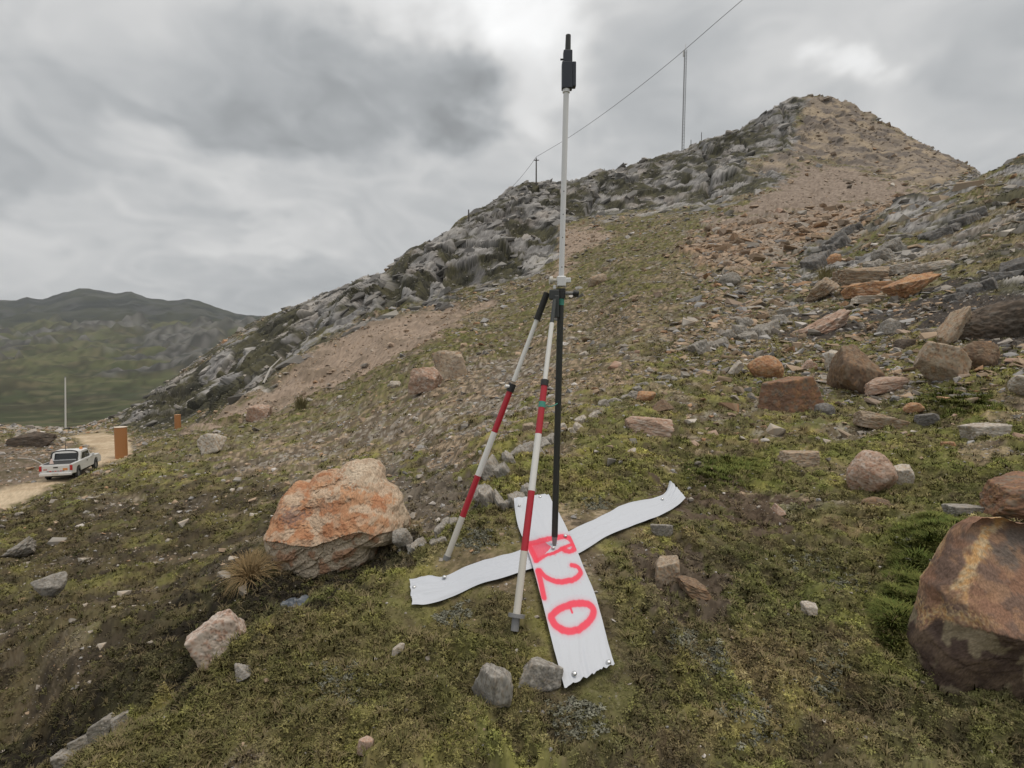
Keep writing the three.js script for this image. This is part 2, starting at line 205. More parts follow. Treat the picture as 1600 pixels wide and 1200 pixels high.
// displaces a smooth point and says what it is made of
function finish(ui, vi, p, n, d) {
  const [x, y, z] = p, far = sstep(6, 30, d);
  const j1 = scaled(x, z, 0.08 * d + 0.1, 3), j2 = scaled(x, z, 0.022 * d + 0.03, 7), jit = 12 * j1 + 7 * j2;
  const m = {}; for (const k in AREA) m[k] = sstep(-5, 5, inside(k, ui, vi) + jit * (k === 'road' || k === 'bank' ? 0.3 : k === 'leftbank' || k === 'hollow' || k === 'gravel' || k === 'stony' || k === 'soil' || k === 'ditch' || k === 'bareground' || k === 'pathsoil' || k === 'lush' || k === 'rocky' || k === 'nearbank' ? 2.6 : k === 'rubble' || k === 'spoil' ? 1.8 : 1));
  const f4 = fbm2(x / 4, z / 4, 4), f1 = fbm2(x / 1.1 + 30, z / 1.1, 4), f03 = fbm2(x / 0.3, z / 0.3 + 50, 3), fFar = fbm2(x / 14 + 3, z / 14, 4), fine = 0.5 * scaled(x, z, 0.011 * d + 0.02, 9) + 0.3 * scaled(x, z, 0.005 * d + 0.01, 5);
  // vegetation
  let c = mix3(C.brown, C.olive, sstep(-0.3, 0.22, f1 * 0.5 + f4 * 0.35 + f03 * 0.7 + fine * 0.35 + 0.04));
  c = mix3(c, C.lime, 0.5 * sstep(0.05, 0.42, fbm2(x / 0.6 - 20, z / 0.6 + 8, 5) + 0.2 * f4));
  c = mix3(c, C.green, 0.5 * sstep(0.12, 0.4, fbm2(x / 1.6 + 60, z / 1.6 - 8, 5)));
  c = mix3(c, C.dark, 0.75 * sstep(0.12, 0.42, fbm2(x / 0.42 + 90, z / 0.42 - 28, 3)));
  c = mix3(c, [c[0] * 1.45, c[1] * 1.35, c[2] * 1.3], sstep(0.0, 0.4, fbm2(x / 0.8 + 15, z / 0.8 + 33, 4))); c = mix3(c, C.straw, 0.5 * sstep(0.2, 0.5, fbm2(x / 1.7 - 50, z / 1.7 + 70, 4)));
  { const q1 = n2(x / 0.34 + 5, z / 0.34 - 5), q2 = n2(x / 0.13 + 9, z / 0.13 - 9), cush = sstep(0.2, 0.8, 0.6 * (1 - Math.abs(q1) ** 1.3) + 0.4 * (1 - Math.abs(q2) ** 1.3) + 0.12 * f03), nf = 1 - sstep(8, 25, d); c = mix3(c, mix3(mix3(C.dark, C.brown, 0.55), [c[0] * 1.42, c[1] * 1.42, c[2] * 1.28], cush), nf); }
  if (m.lush > 0) c = mix3(c, mix3(C.lime, [0.135, 0.152, 0.045], sstep(-0.3, 0.3, f1)), 0.62 * m.lush * sstep(-0.25, 0.25, fbm2(x / 0.5 + 70, z / 0.5, 4)));
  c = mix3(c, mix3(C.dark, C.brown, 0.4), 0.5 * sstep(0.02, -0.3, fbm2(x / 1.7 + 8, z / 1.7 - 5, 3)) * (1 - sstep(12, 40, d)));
  let veg = 1, rock = 0, stones = 0.12 + 0.66 * m.rocky;
  const bare = Math.max(sstep(0.16, 0.34, fbm2(x / 1.9 + 11, z / 1.9 + 41, 4)) * 0.7, m.gravel * 0.92 * sstep(-0.3, 0.05, f1 + 0.12), m.stony * 0.8 * sstep(-0.1, 0.25, f1 + f4), far * sstep(0.02, 0.3, fFar + f1 * 0.4) * 0.55);
  c = mix3(c, mix3(C.soil, mix3(C.stone, C.tan, sstep(-0.3, 0.3, f4)), sstep(-0.1, 0.4, f03 + fine)), bare); veg *= 1 - bare; stones += bare * 0.6;
  const lb = m.leftbank; c = mix3(c, mix3([0.045, 0.037, 0.028], [0.092, 0.072, 0.045], sstep(-0.3, 0.3, f03 + f1)), 0.8 * lb * (1 - 0.5 * sstep(0.1, 0.35, f1 + f4)));
  if (m.nearbank > 0) c = mix3(c, mix3([0.15, 0.138, 0.052], [0.125, 0.1, 0.058], sstep(-0.2, 0.3, f1)), 0.5 * m.nearbank * (1 - lb));
  const strew = sstep(0.16, 0.4, fine) * (0.12 + 0.35 * far); c = mix3(c, mix3(C.stone, C.tan, sstep(-0.4, 0.4, f4)), strew * (1 - 0.6 * lb));
  // bare ground of other kinds
  const put = (k, col, v, s) => { const q = m[k]; if (q <= 0) return; c = mix3(c, col, q); veg = lerp(veg, v, q); stones = lerp(stones, s, q); };
  const grit = sstep(-0.35, 0.35, fine + 0.5 * f03);
  const scr = mix3(mix3(C.soil, C.pink, 0.62), C.pink, grit);
  put('patch', scr, 0.02, 0.3); put('scree', mix3(scr, mix3(C.soil, C.brown, 0.4), 0.45 * sstep(0.05, 0.35, fbm2(x / 5, z / 5, 3))), 0.02, 0.28);
  put('rubble', mix3(mix3(C.soil, C.tan, 0.4), mix3(C.stone, [0.37, 0.25, 0.165], sstep(-0.1, 0.4, fFar + f4)), grit), 0.06, 1);
  put('spoil', mix3(mix3(C.soil, [0.24, 0.19, 0.155], 0.7), [0.29, 0.235, 0.19], grit), 0, 0.12);
  put('ochre', mix3(mix3([0.265, 0.22, 0.175], [0.34, 0.275, 0.2], sstep(-0.2, 0.3, fFar)), [0.17, 0.145, 0.125], sstep(-0.05, 0.25, fbm3(x / 6, y / 6, z / 6, 5))), 0, 0.03);
  put('ditch', mix3([0.03, 0.026, 0.02], [0.066, 0.06, 0.034], sstep(-0.1, 0.35, f1 + 0.5 * f03)), 0.7, 0.06); put('soil', mix3([0.085, 0.062, 0.045], [0.12, 0.092, 0.066], grit), 0.15, 0.2); put('bareground', mix3([0.09, 0.07, 0.052], [0.135, 0.108, 0.08], grit), 0.3, 0.3); put('pathsoil', mix3([0.11, 0.092, 0.072], [0.17, 0.145, 0.115], grit), 0.2, 0.45);  // ditch: dark vegetation, plus shade below the boulder put into its colour
  put('hollow', mix3(C.wet, C.soil, 0.45 * grit), 0.12, 0.35);
  put('bank', mix3(mix3(C.soil, C.pink, 0.35), C.brown, sstep(-0.2, 0.3, f1 + f4)), 0.15, 0.4);
  put('road', mix3(C.road, [0.4, 0.31, 0.21], sstep(-0.3, 0.4, f4 + f1 * 0.6)), 0, 0.05);
  // heights
  let h = 0; const hump = fbm2(x / 1.7 + 8, z / 1.7 - 5, 3);
  const near = 1 - sstep(7, 22, d), cd = d < 6 ? crossDistance(x, z) : 9, calm = lerp(0.22, 1, sstep(0.12, 0.42, cd)) * lerp(0.3, 1, sstep(0.3, 1.2, d));
  const lump = (s, o) => { const q = n2(x / s + o, z / s - o); return 1 - Math.abs(q) ** 1.3; };
  if (near > 0) h += near * calm * (0.11 * hump * sstep(1.6, 4, d) + (0.07 * fbm2(x / 0.9, z / 0.9, 3) + (0.095 * (lump(0.34, 5) - 0.6) + 0.034 * (lump(0.13, 9) - 0.6)) * (1 - 0.8 * bare) + 0.01 * (lump(0.045, 2) - 0.6) + 0.006 * n2(x / 0.018, z / 0.018)) - (1 - sstep(0.1, 0.35, cd)) * 0.012);
  h += sstep(5, 25, d) * (0.28 * f4 * Math.min(1, d / 30) + 0.1 * f1 + 0.06 * lump(0.5, 3) * (1 - sstep(20, 45, d))) * (1 - m.road * 0.95);
  let push = 0, px = n[0], py = n[1], pz = n[2];
  if (m.scree > 0) h += m.scree * (0.5 * fbm2(x / 5, z / 5, 4) - 0.55 * Math.abs(n2(x / 7 + z / 16, z / 30)));
  if (m.ochre > 0) { const b = blocks(x, y, z, 8, 3.4, 6, 70); push += 0.62 * m.ochre * (1.2 * fbm3(x / 9, y / 9, z / 9, 5) + 0.6 * fbm3(x / 3, y / 3, z / 3, 3) + 0.9 * b[2] - 1.5 * (1 - Math.abs(n3(x / 9, y / 34, z / 34))) ** 3); c = mix3(c, mix3(c, C.slate, 0.3), m.ochre * (1 - sstep(0.02, 0.22, b[1]))); }
  if (m.spoil > 0) h += m.spoil * 0.5 * fbm2(x / 6, z / 6, 4);
  if (m.rubble > 0) h += m.rubble * (0.28 * lump(3.2, 1) + 0.06 * lump(1.7, 6));
  let kind = 0;
  const rk = Math.max(m.cliff, m.ledges * sstep(-0.12, 0.12, fbm2(x / 5 + 9, z / 5, 3) + 0.08));
  if (rk > 0.01) {
    const deep = Math.max(sstep(-4, 26, inside('cliff', ui, vi) + 0.5 * jit), 0.8 * sstep(0, 30, inside('ledges', ui, vi)) * m.ledges), L = m.cliff > m.ledges ? 1 : 0.32, wob = 0.35 * n3(x / 6, y / 6, z / 6);
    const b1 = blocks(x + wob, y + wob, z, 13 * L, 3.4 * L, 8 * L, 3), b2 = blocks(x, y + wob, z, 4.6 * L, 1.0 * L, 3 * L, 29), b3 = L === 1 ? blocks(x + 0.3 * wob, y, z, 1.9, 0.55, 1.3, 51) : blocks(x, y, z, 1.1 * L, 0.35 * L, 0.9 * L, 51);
    const big = fbm3(x / 22, y / 22, z / 22, 3), gully = 1 - Math.abs(n2((x + z * 0.35) / 17 + 2.2, y / 60)) ** 0.6;
    const cleft = L === 1 ? sstep(24, 7, Math.abs(ui - (618 - (vi - 440) * 0.22))) * sstep(395, 430, vi) * sstep(500, 480, vi) : 0;
    push += rk * deep * ((L === 1 ? 2.4 * big - 1.6 * sstep(0.72, 0.95, gully) - 1.8 * cleft : 0) + (L === 1 ? 1 : 0.6) * L * (1.3 * b1[2] * (L === 1 ? sstep(0, 0.3, b1[1]) : 1) + 0.6 * b2[2] * (L === 1 ? sstep(0, 0.3, b2[1]) : 1) + (L === 1 ? (1 - sstep(65, 105, d)) * (0.34 * b3[2] - 0.16 * (1 - sstep(0, 0.22, b3[1]))) : 0.12 * b3[2]) - 0.55 * (1 - sstep(0, 0.14, b1[1])) - 0.14 * (1 - sstep(0, 0.2, b2[1]))));
    const tone = 0.34 * b1[0] + 0.36 * b2[0] + 0.3 * b3[0];
    let g = mix3(C.slate, C.grey, sstep(0.25, 0.75, tone + 0.3 * fine));
    g = mix3(g, [0.42, 0.4, 0.37], 0.6 * sstep(0.62, 0.85, tone + 0.25 * fFar));
    g = mix3(g, C.tan, 0.28 * sstep(0.0, 0.4, fFar + 0.4 * f4) * (L === 1 ? 0.6 : 1));
    g = mix3(g, [0.06, 0.056, 0.05], 0.5 * (1 - sstep(0.02, 0.2, b3[1])) * (L === 1 ? 1 : 0.6));  // thin joints darkened: moss and crack shade mixed into the rock colour
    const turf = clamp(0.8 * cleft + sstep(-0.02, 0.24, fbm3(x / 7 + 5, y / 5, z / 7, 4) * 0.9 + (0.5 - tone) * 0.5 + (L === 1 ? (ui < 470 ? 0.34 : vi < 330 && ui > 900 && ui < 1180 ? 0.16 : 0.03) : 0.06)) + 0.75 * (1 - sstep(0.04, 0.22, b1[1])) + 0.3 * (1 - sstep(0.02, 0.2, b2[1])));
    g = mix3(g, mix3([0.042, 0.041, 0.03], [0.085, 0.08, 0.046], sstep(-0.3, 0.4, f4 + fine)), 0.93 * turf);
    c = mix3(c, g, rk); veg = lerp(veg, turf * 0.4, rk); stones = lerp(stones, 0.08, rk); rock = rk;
    if (rk > 0.5) kind = 1;
  }
  if (kind === 0) { if (m.road > 0.5) kind = 3; else if (Math.max(m.scree, m.patch, m.spoil, m.ochre, m.rubble) > 0.5) kind = 2; }
  const spread = 0.86 + 0.28 * hash(Math.round(x * 90), Math.round(y * 90), Math.round(z * 90));
  return { p: [x + px * push, y + h + py * push, z + pz * push], c: [c[0] * spread, c[1] * spread, c[2] * spread], veg, stones, kind, rock, lb, green: m };
}
function imageOf(p) { const d = -p[2], t = (p[1] - EYE) / d, v = rowOf(t); return [800 + FOCAL * p[0] / d * ahead(v), v]; }
function ground(u, w) { // a single place on the finished hillside
  const p = basePoint(u, w), a = basePoint(u + 2, w), b = basePoint(u, w + 0.02);
  const e1 = new THREE.Vector3(a[0] - p[0], a[1] - p[1], a[2] - p[2]), e2 = new THREE.Vector3(b[0] - p[0], b[1] - p[1], b[2] - p[2]), n = e1.cross(e2).normalize();
  const [ui, vi] = imageOf(p), f = finish(ui, vi, p, [n.x, n.y, n.z], -p[2]);
  return { pos: new THREE.Vector3(...f.p), n, d: -p[2], ...f };
}
const groundAt = (u, v) => { const h = hitRow(u, v); return ground(h.u, h.w); };
const heightAt = (x, z) => { const u = 800 + FOCAL * x / -z; return ground(u, rowAt(u, -z)).pos.y; };

const US = []; { for (let u = -900; u < -80; u += 14) US.push(u); for (let u = -80; u < 1690; u += 2.5) US.push(u); for (let u = 1690; u <= 2500; u += 14) US.push(u); }
const ROWS = []; { const cuts = [56, 130, 130, 34, 74, 78, 60, 64, 64, 54, 54, 60, 112, 170, 8]; cuts.forEach((n, r) => { for (let i = 0; i < n; i++) ROWS.push(r + i / n); }); ROWS.push(15); }
const NU = US.length, NR = ROWS.length, NV = NU * NR;
const pos = new Float32Array(NV * 3), col = new Float32Array(NV * 3), nor = new Float32Array(NV * 3), vegOf = new Float32Array(NV), stoneOf = new Float32Array(NV), kindOf = new Uint8Array(NV), lbOf = new Float32Array(NV);
{
  const base = new Float32Array(NV * 3);
  for (let i = 0; i < NU; i++) { const c = column(US[i]), a = bearing(US[i]); for (let r = 0; r < NR; r++) { const d = Math.exp(c.ld(ROWS[r])), k = (r * NU + i) * 3; base[k] = a * d; base[k + 1] = EYE + c.t(ROWS[r]) * d; base[k + 2] = -d; } }
  const normals = (P, out) => {
    for (let r = 0; r < NR; r++) for (let i = 0; i < NU; i++) {
      const l = (r * NU + Math.max(0, i - 1)) * 3, q = (r * NU + Math.min(NU - 1, i + 1)) * 3, b = (Math.max(0, r - 1) * NU + i) * 3, t = (Math.min(NR - 1, r + 1) * NU + i) * 3;
      const ax = P[q] - P[l], ay = P[q + 1] - P[l + 1], az = P[q + 2] - P[l + 2], bx = P[t] - P[b], by = P[t + 1] - P[b + 1], bz = P[t + 2] - P[b + 2];
      const x = ay * bz - az * by, y = az * bx - ax * bz, z = ax * by - ay * bx, s = 1 / (Math.hypot(x, y, z) || 1), k = (r * NU + i) * 3;
      out[k] = x * s; out[k + 1] = y * s; out[k + 2] = z * s;
    }
  };
  const bn = new Float32Array(NV * 3); normals(base, bn);
  for (let k = 0; k < NV; k++) {
    const p = [base[k * 3], base[k * 3 + 1], base[k * 3 + 2]], [ui, vi] = imageOf(p);
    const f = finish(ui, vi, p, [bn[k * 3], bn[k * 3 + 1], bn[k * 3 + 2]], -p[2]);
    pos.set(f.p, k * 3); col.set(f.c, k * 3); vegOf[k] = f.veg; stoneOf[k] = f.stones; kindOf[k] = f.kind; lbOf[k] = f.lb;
  }
  normals(pos, nor);
}
const groundMat = vmat(1, 0.15);
{
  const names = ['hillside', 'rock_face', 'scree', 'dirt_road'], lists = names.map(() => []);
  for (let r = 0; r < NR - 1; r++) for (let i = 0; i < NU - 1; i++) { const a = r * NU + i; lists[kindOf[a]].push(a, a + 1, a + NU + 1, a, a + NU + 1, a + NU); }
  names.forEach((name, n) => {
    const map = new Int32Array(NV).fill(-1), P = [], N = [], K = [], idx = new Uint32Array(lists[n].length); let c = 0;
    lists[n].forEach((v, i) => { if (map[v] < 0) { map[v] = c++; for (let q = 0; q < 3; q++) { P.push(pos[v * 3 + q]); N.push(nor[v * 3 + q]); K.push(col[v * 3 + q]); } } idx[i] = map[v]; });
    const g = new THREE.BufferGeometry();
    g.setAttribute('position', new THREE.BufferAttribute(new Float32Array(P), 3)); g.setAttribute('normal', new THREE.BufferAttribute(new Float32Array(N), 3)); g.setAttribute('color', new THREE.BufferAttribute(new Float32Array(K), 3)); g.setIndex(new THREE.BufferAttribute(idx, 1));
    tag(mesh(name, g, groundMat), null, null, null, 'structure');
  });
}
// a height sheet over (bearing, distance rows) for the far country and for the slope behind the camera
function sheet(name, rows, cols, f) {
  const P = [], K = [], idx = [];
  for (let r = 0; r <= rows; r++) for (let i = 0; i <= cols; i++) { const q = f(i / cols, r / rows); P.push(...q.p); K.push(...q.c); }
  for (let r = 0; r < rows; r++) for (let i = 0; i < cols; i++) { const a = r * (cols + 1) + i; idx.push(a, a + 1, a + cols + 2, a, a + cols + 2, a + cols + 1); }
  const g = new THREE.BufferGeometry(); g.setAttribute('position', new THREE.Float32BufferAttribute(P, 3)); g.setAttribute('color', new THREE.Float32BufferAttribute(K, 3)); g.setIndex(idx); g.computeVertexNormals();
  return tag(mesh(name, g, groundMat), null, null, null, 'structure');
}
{ // far valley and mountains
  const TOP = [[-900, 480], [-500, 462], [-250, 474], [-100, 466], [0, 469], [32, 469], [47, 464], [68, 469], [100, 458], [133, 450], [168, 455], [187, 459], [207, 455], [225, 462], [241, 467], [272, 470], [295, 467], [312, 469], [330, 476], [348, 483], [374, 491], [400, 493], [421, 494], [520, 500], [800, 505], [1300, 480], [1800, 470], [2500, 480]];
  const D = [60, 85, 130, 220, 380, 600, 850, 1050], V = [690, 674, 648, 620, 585, 556, 530, 511];
  const dF = pchip(D.map((_, i) => i), D.map(Math.log)), vF = pchip(V.map((_, i) => i), V);
  sheet('valley', 130, 420, (i, r) => {
    const u = lerp(-900, 2500, i), w = r * 7, d = Math.exp(dF(w)), x = bearing(u) * d, z = -d;
    const roll = fbm2(x / 160 + 3, z / 160, 5), ridge = Math.abs(fbm2(x / 90, z / 130 + 7, 4));
    const t = slopeOf(vF(w)), step = blocks(x, 0, z, 60, 40, 40, 5);
    const crag = sstep(0.05, 0.25, fbm2(x / 130 + 40, z / 200, 4) + 0.12 * sstep(450, 700, d) * (1 - sstep(760, 900, d)) + (u > 120 && u < 420 ? 0.12 : -0.06)) * sstep(200, 400, d);
    let c = mix3([0.055, 0.064, 0.036], [0.1, 0.106, 0.054], sstep(-0.3, 0.3, roll));
    c = mix3(c, [0.05, 0.048, 0.034], 0.75 * sstep(0.0, 0.3, fbm2(x / 60 - 8, z / 100, 4))); c = mix3(c, [0.15, 0.13, 0.08], 0.5 * sstep(0.05, 0.35, fbm2(x / 18 + 8, z / 34, 4))); c = mix3(c, [0.035, 0.036, 0.024], 0.6 * sstep(0.1, 0.35, fbm2(x / 9 + 50, z / 20, 3)));
    c = mix3(c, mix3([0.05, 0.05, 0.05], [0.17, 0.165, 0.16], sstep(0.3, 0.9, step[0] * 0.4 + 0.3 + 0.9 * fbm2(x / 16, z / 30, 4))), 0.8 * crag);
    return { p: [x, EYE + t * d + d * 0.02 * roll * sstep(0, 2, w) + d * 0.022 * ridge * sstep(1.5, 4, w) + crag * (2 + 0.012 * d * step[0] + 0.012 * d * fbm2(x / 30, z / 40, 4)), z], c };
  });
  sheet('mountains', 90, 420, (i, r) => {
    const u = lerp(-900, 2500, i), top = poly1(TOP, u), w = r < 0.8 ? r / 0.8 : 1, d = r < 0.8 ? lerp(1000, 1700, w) : lerp(1700, 2200, (r - 0.8) / 0.2), x = bearing(u) * d, z = -d;
    const v = lerp(516, top, Math.pow(w, 0.85)), rough = fbm2(x / 170, z / 170, 5), gul = Math.abs(n2(x / 110 + 0.3 * rough, z / 420));
    const t = slopeOf(v) - (r > 0.8 ? (r - 0.8) * 0.4 : 0), bump = (w < 0.97 ? 1 : 0.1) * Math.sin(Math.PI * Math.min(w, 0.999)) ** 0.5;
    const crag = sstep(0.12, 0.32, fbm2(x / 90 + 8, z / 140 - 3, 4) + 0.06 * w);
    let c = mix3([0.021, 0.025, 0.021], [0.042, 0.046, 0.03], sstep(-0.25, 0.3, rough + 0.5 * (0.6 - w)));
    c = mix3(c, [0.1, 0.1, 0.1], 0.4 * crag * sstep(0.2, 0.5, w));
    return { p: [x, EYE + t * d + bump * (15 * rough - 20 * gul + 5) + (w >= 0.97 ? 3 * fbm2(x / 30, 2, 3) : 0), z], c };
  });
}
sheet('lower_slope', 30, 60, (i, r) => { // the slope below and behind the camera
  const a = lerp(-62.5, 242.5, i) * Math.PI / 180 + Math.PI, rad = 0.3 + 60 * r * r, x = -Math.sin(a + Math.PI / 2 * 0) * rad, z = Math.cos(a) * rad * -1;
  const th = lerp(61, 299, i) * Math.PI / 180, xx = Math.sin(th) * rad, zz = -Math.cos(th) * rad;
  const f = fbm2(xx / 3, zz / 3, 4);
  return { p: [xx, -0.02 - 0.12 * rad + 0.1 * f * Math.min(1, rad) + 0.06 * xx, zz], c: mix3(C.brown, C.olive, sstep(-0.3, 0.3, f)) };
});
// ---------------------------------------------------------------- rocks
const PAL = { // [main, second, stain, patch]
  tan: [[0.36, 0.285, 0.205], [0.27, 0.215, 0.16], [0.36, 0.22, 0.13], [0.43, 0.37, 0.3]],
  pale: [[0.46, 0.42, 0.36], [0.35, 0.31, 0.265], [0.42, 0.31, 0.21], [0.55, 0.52, 0.47]],
  grey: [[0.3, 0.28, 0.25], [0.215, 0.2, 0.178], [0.29, 0.24, 0.185], [0.4, 0.38, 0.345]],
  slate: [[0.17, 0.163, 0.155], [0.12, 0.115, 0.11], [0.18, 0.15, 0.12], [0.25, 0.24, 0.23]],
  orange: [[0.42, 0.225, 0.115], [0.32, 0.17, 0.095], [0.47, 0.3, 0.16], [0.44, 0.34, 0.25]],
  rust: [[0.27, 0.15, 0.095], [0.19, 0.115, 0.08], [0.33, 0.19, 0.1], [0.2, 0.17, 0.135]],
  brown: [[0.22, 0.15, 0.1], [0.15, 0.105, 0.075], [0.3, 0.185, 0.105], [0.25, 0.2, 0.145]],
  pinkish: [[0.42, 0.3, 0.23], [0.34, 0.24, 0.18], [0.36, 0.2, 0.13], [0.5, 0.43, 0.37]],
  blush: [[0.52, 0.44, 0.375], [0.42, 0.325, 0.265], [0.4, 0.235, 0.165], [0.58, 0.52, 0.465]],
  earth: [[0.115, 0.09, 0.07], [0.075, 0.06, 0.048], [0.16, 0.12, 0.09], [0.15, 0.13, 0.11]],
};
const icoCache = new Map();
function ico(detail) { if (!icoCache.has(detail)) { const g = new THREE.IcosahedronGeometry(1, detail); g.deleteAttribute('uv'); g.deleteAttribute('normal'); icoCache.set(detail, mergeVertices(g, 1e-5)); } return icoCache.get(detail).clone(); }
function rockPlanes(kind, rnd) {
  const P = [], add = (x, y, z, h, j = 0.2) => { const v = new THREE.Vector3(x + (rnd() - 0.5) * 2 * j, y + (rnd() - 0.5) * 2 * j, z + (rnd() - 0.5) * 2 * j).normalize(); P.push([v.x, v.y, v.z, h]); };
  if (kind === 'block' || kind === 'slab') { for (const [x, y, z] of [[1, 0, 0], [-1, 0, 0], [0, 1, 0], [0, -1, 0], [0, 0, 1], [0, 0, -1]]) add(x, y, z, 0.72 + rnd() * 0.16, kind === 'slab' && y ? 0.08 : 0.24); for (let i = 0; i < 7; i++) add(rnd() - 0.5, rnd() - 0.5, rnd() - 0.5, 0.86 + rnd() * 0.22, 0.1); }
  else if (kind === 'round') for (let i = 0; i < 20; i++) add(rnd() - 0.5, rnd() - 0.5, rnd() - 0.5, 0.84 + rnd() * 0.16, 0.1);
  else if (kind === 'wedge') { add(0.2, -1, 0.1, 0.5); add(0.75, 0.7, 0.3, 0.5); add(-0.8, 0.45, 0.2, 0.55); add(0.1, 0.5, 1, 0.5); add(0, 0.2, -1, 0.6); for (let i = 0; i < 6; i++) add(rnd() - 0.5, rnd() - 0.5, rnd() - 0.5, 0.8 + rnd() * 0.2, 0.1); }
  else if (kind === 'chunk') { for (const [x, y, z] of [[1, 0.2, 0.3], [-1, 0.15, 0.2], [0.1, 1, 0.2], [0, -1, 0], [0.2, 0.1, 1], [-0.5, 0.2, 0.8], [0, 0, -1], [0.7, 0.7, 0.2], [-0.6, 0.8, 0]]) add(x, y, z, 0.74 + rnd() * 0.16, 0.22); for (let i = 0; i < 5; i++) add(rnd() - 0.5, rnd() - 0.5, rnd() - 0.5, 0.86 + rnd() * 0.16, 0.1); }
  else { for (let i = 0; i < 11; i++) add(rnd() - 0.5, rnd() - 0.5, rnd() - 0.5, 0.7 + rnd() * 0.28, 0.1); }
  for (const q of [[1, 0, 0], [-1, 0, 0], [0, 1, 0], [0, -1, 0], [0, 0, 1], [0, 0, -1]]) P.push([...q, 1.12]);
  return P;
}
function rockColor(x, y, z, f, seed, pal) {
  const o = seed * 3.7, a = fbm3(x * 1.6 + o, y * 1.6, z * 1.6, 4), b = fbm3(x * 3.5, y * 3.5 + o, z * 3.5, 4), k = fbm3(x * 11, y * 11, z * 11 + o, 3);
  let c = mix3(pal[0], pal[1], sstep(-0.25, 0.3, a + (f - 0.5) * 0.5));
  c = mix3(c, pal[2], 0.75 * sstep(0.02, 0.34, b + (0.5 - f) * 0.3)); c = mix3(c, pal[3], 0.7 * sstep(0.12, 0.36, fbm3(x * 2.4 - o, y * 2.4, z * 2.4, 4)));
  c = mix3(c, [0.05, 0.046, 0.04], 0.55 * sstep(0.2, 0.42, k + 0.3 * b)); c = mix3(c, pal[3], 0.4 * sstep(0.22, 0.4, -k));
  return c;
}
// an angular stone that fills the unit box, then size (x, y, z)
function rockGeo(seed, kind, detail, pal, size, roll = 0, yaw = 0, rough = 1) {
  const rnd = rng(seed * 7919 + 13), P = rockPlanes(kind, rnd), g = ico(detail), p = g.attributes.position, n = p.count, face = new Float32Array(n), K = kind === 'round' ? 12 : 46;
  const pre = kind === 'slab' ? [1, 0.4, 0.8] : kind === 'rib' ? [1, 0.42, 0.6] : [1, 1, 1], v = new THREE.Vector3(), e = new THREE.Euler(0, yaw, roll, 'ZYX');
  for (let i = 0; i < n; i++) {
    v.fromBufferAttribute(p, i); let s = 0, top = 0;
    for (let k = 0; k < P.length; k++) { const q = (P[k][0] * v.x + P[k][1] * v.y + P[k][2] * v.z) / P[k][3]; if (q > 0.05) { s += q ** K; if (q > top) { top = q; face[i] = hash(k, seed, 5); } } }
    let r = s ** (-1 / K);
    r *= 1 + rough * (0.07 * fbm3(v.x * 1.5 + seed, v.y * 1.5, v.z * 1.5, 2) + 0.05 * fbm3(v.x * 4.5, v.y * 4.5 + seed, v.z * 4.5, 4) - 0.03 * sstep(0.75, 1, 1 - Math.abs(n3(v.x * 2.6, v.y * 2.6 - seed, v.z * 2.6)) * 2));
    if (kind === 'rib') { const b = blocks(v.x * 3 + seed, v.y * 3, v.z * 3, 1.1, 0.5, 0.9, seed); r *= 1 + 0.1 * b[2] - 0.05 * (1 - sstep(0, 0.2, b[1])); }
    v.multiplyScalar(r); v.set(v.x * pre[0], v.y * pre[1], v.z * pre[2]).applyEuler(e); p.setXYZ(i, v.x, v.y, v.z);
  }
  g.computeBoundingBox(); const b = g.boundingBox, c = b.getCenter(new THREE.Vector3()), h = b.getSize(new THREE.Vector3()).multiplyScalar(0.5), col = new Float32Array(n * 3);
  for (let i = 0; i < n; i++) { v.fromBufferAttribute(p, i).sub(c).divide(h); col.set(rockColor(v.x, v.y, v.z, face[i], seed, pal), i * 3); p.setXYZ(i, v.x * size[0] / 2, v.y * size[1] / 2, v.z * size[2] / 2); }
  g.setAttribute('color', new THREE.BufferAttribute(col, 3)); g.computeVertexNormals();
  return g;
}
// a sharp broken stone: the hull of a few corners, flat faces
function hullRock(seed, n, pal, size) {
  const r = rng(seed * 31 + 7), pts = [];
  for (let i = 0; i < n; i++) { const k = Math.floor(r() * 3), q = [r() * 2 - 1, r() * 2 - 1, r() * 2 - 1]; q[k] = (q[k] < 0 ? -1 : 1) * (0.75 + 0.25 * r()); if (r() < 0.4) { const j = (k + 1) % 3; q[j] = (q[j] < 0 ? -1 : 1) * (0.7 + 0.3 * r()); } pts.push(new THREE.Vector3(...q)); }
  const g = new ConvexGeometry(pts); g.computeBoundingBox(); const b = g.boundingBox, c = b.getCenter(new THREE.Vector3()), h = b.getSize(new THREE.Vector3()).multiplyScalar(0.5), p = g.attributes.position, col = [];
  for (let i = 0; i < p.count; i++) { const v = [(p.getX(i) - c.x) / h.x, (p.getY(i) - c.y) / h.y, (p.getZ(i) - c.z) / h.z], f = hash(Math.floor(i / 3), seed, 3); col.push(...mix3(rockColor(...v, f, seed, pal), pal[1], 0.3 * f)); p.setXYZ(i, v[0] * size[0] / 2, v[1] * size[1] / 2, v[2] * size[2] / 2); }
  g.setAttribute('color', new THREE.Float32BufferAttribute(col, 3)); g.computeVertexNormals(); return g;
}
const rockMat = vmat(0.92, 0.3);
let rockSeed = 1;
const kept = []; // places (photo pixels) taken by single rocks
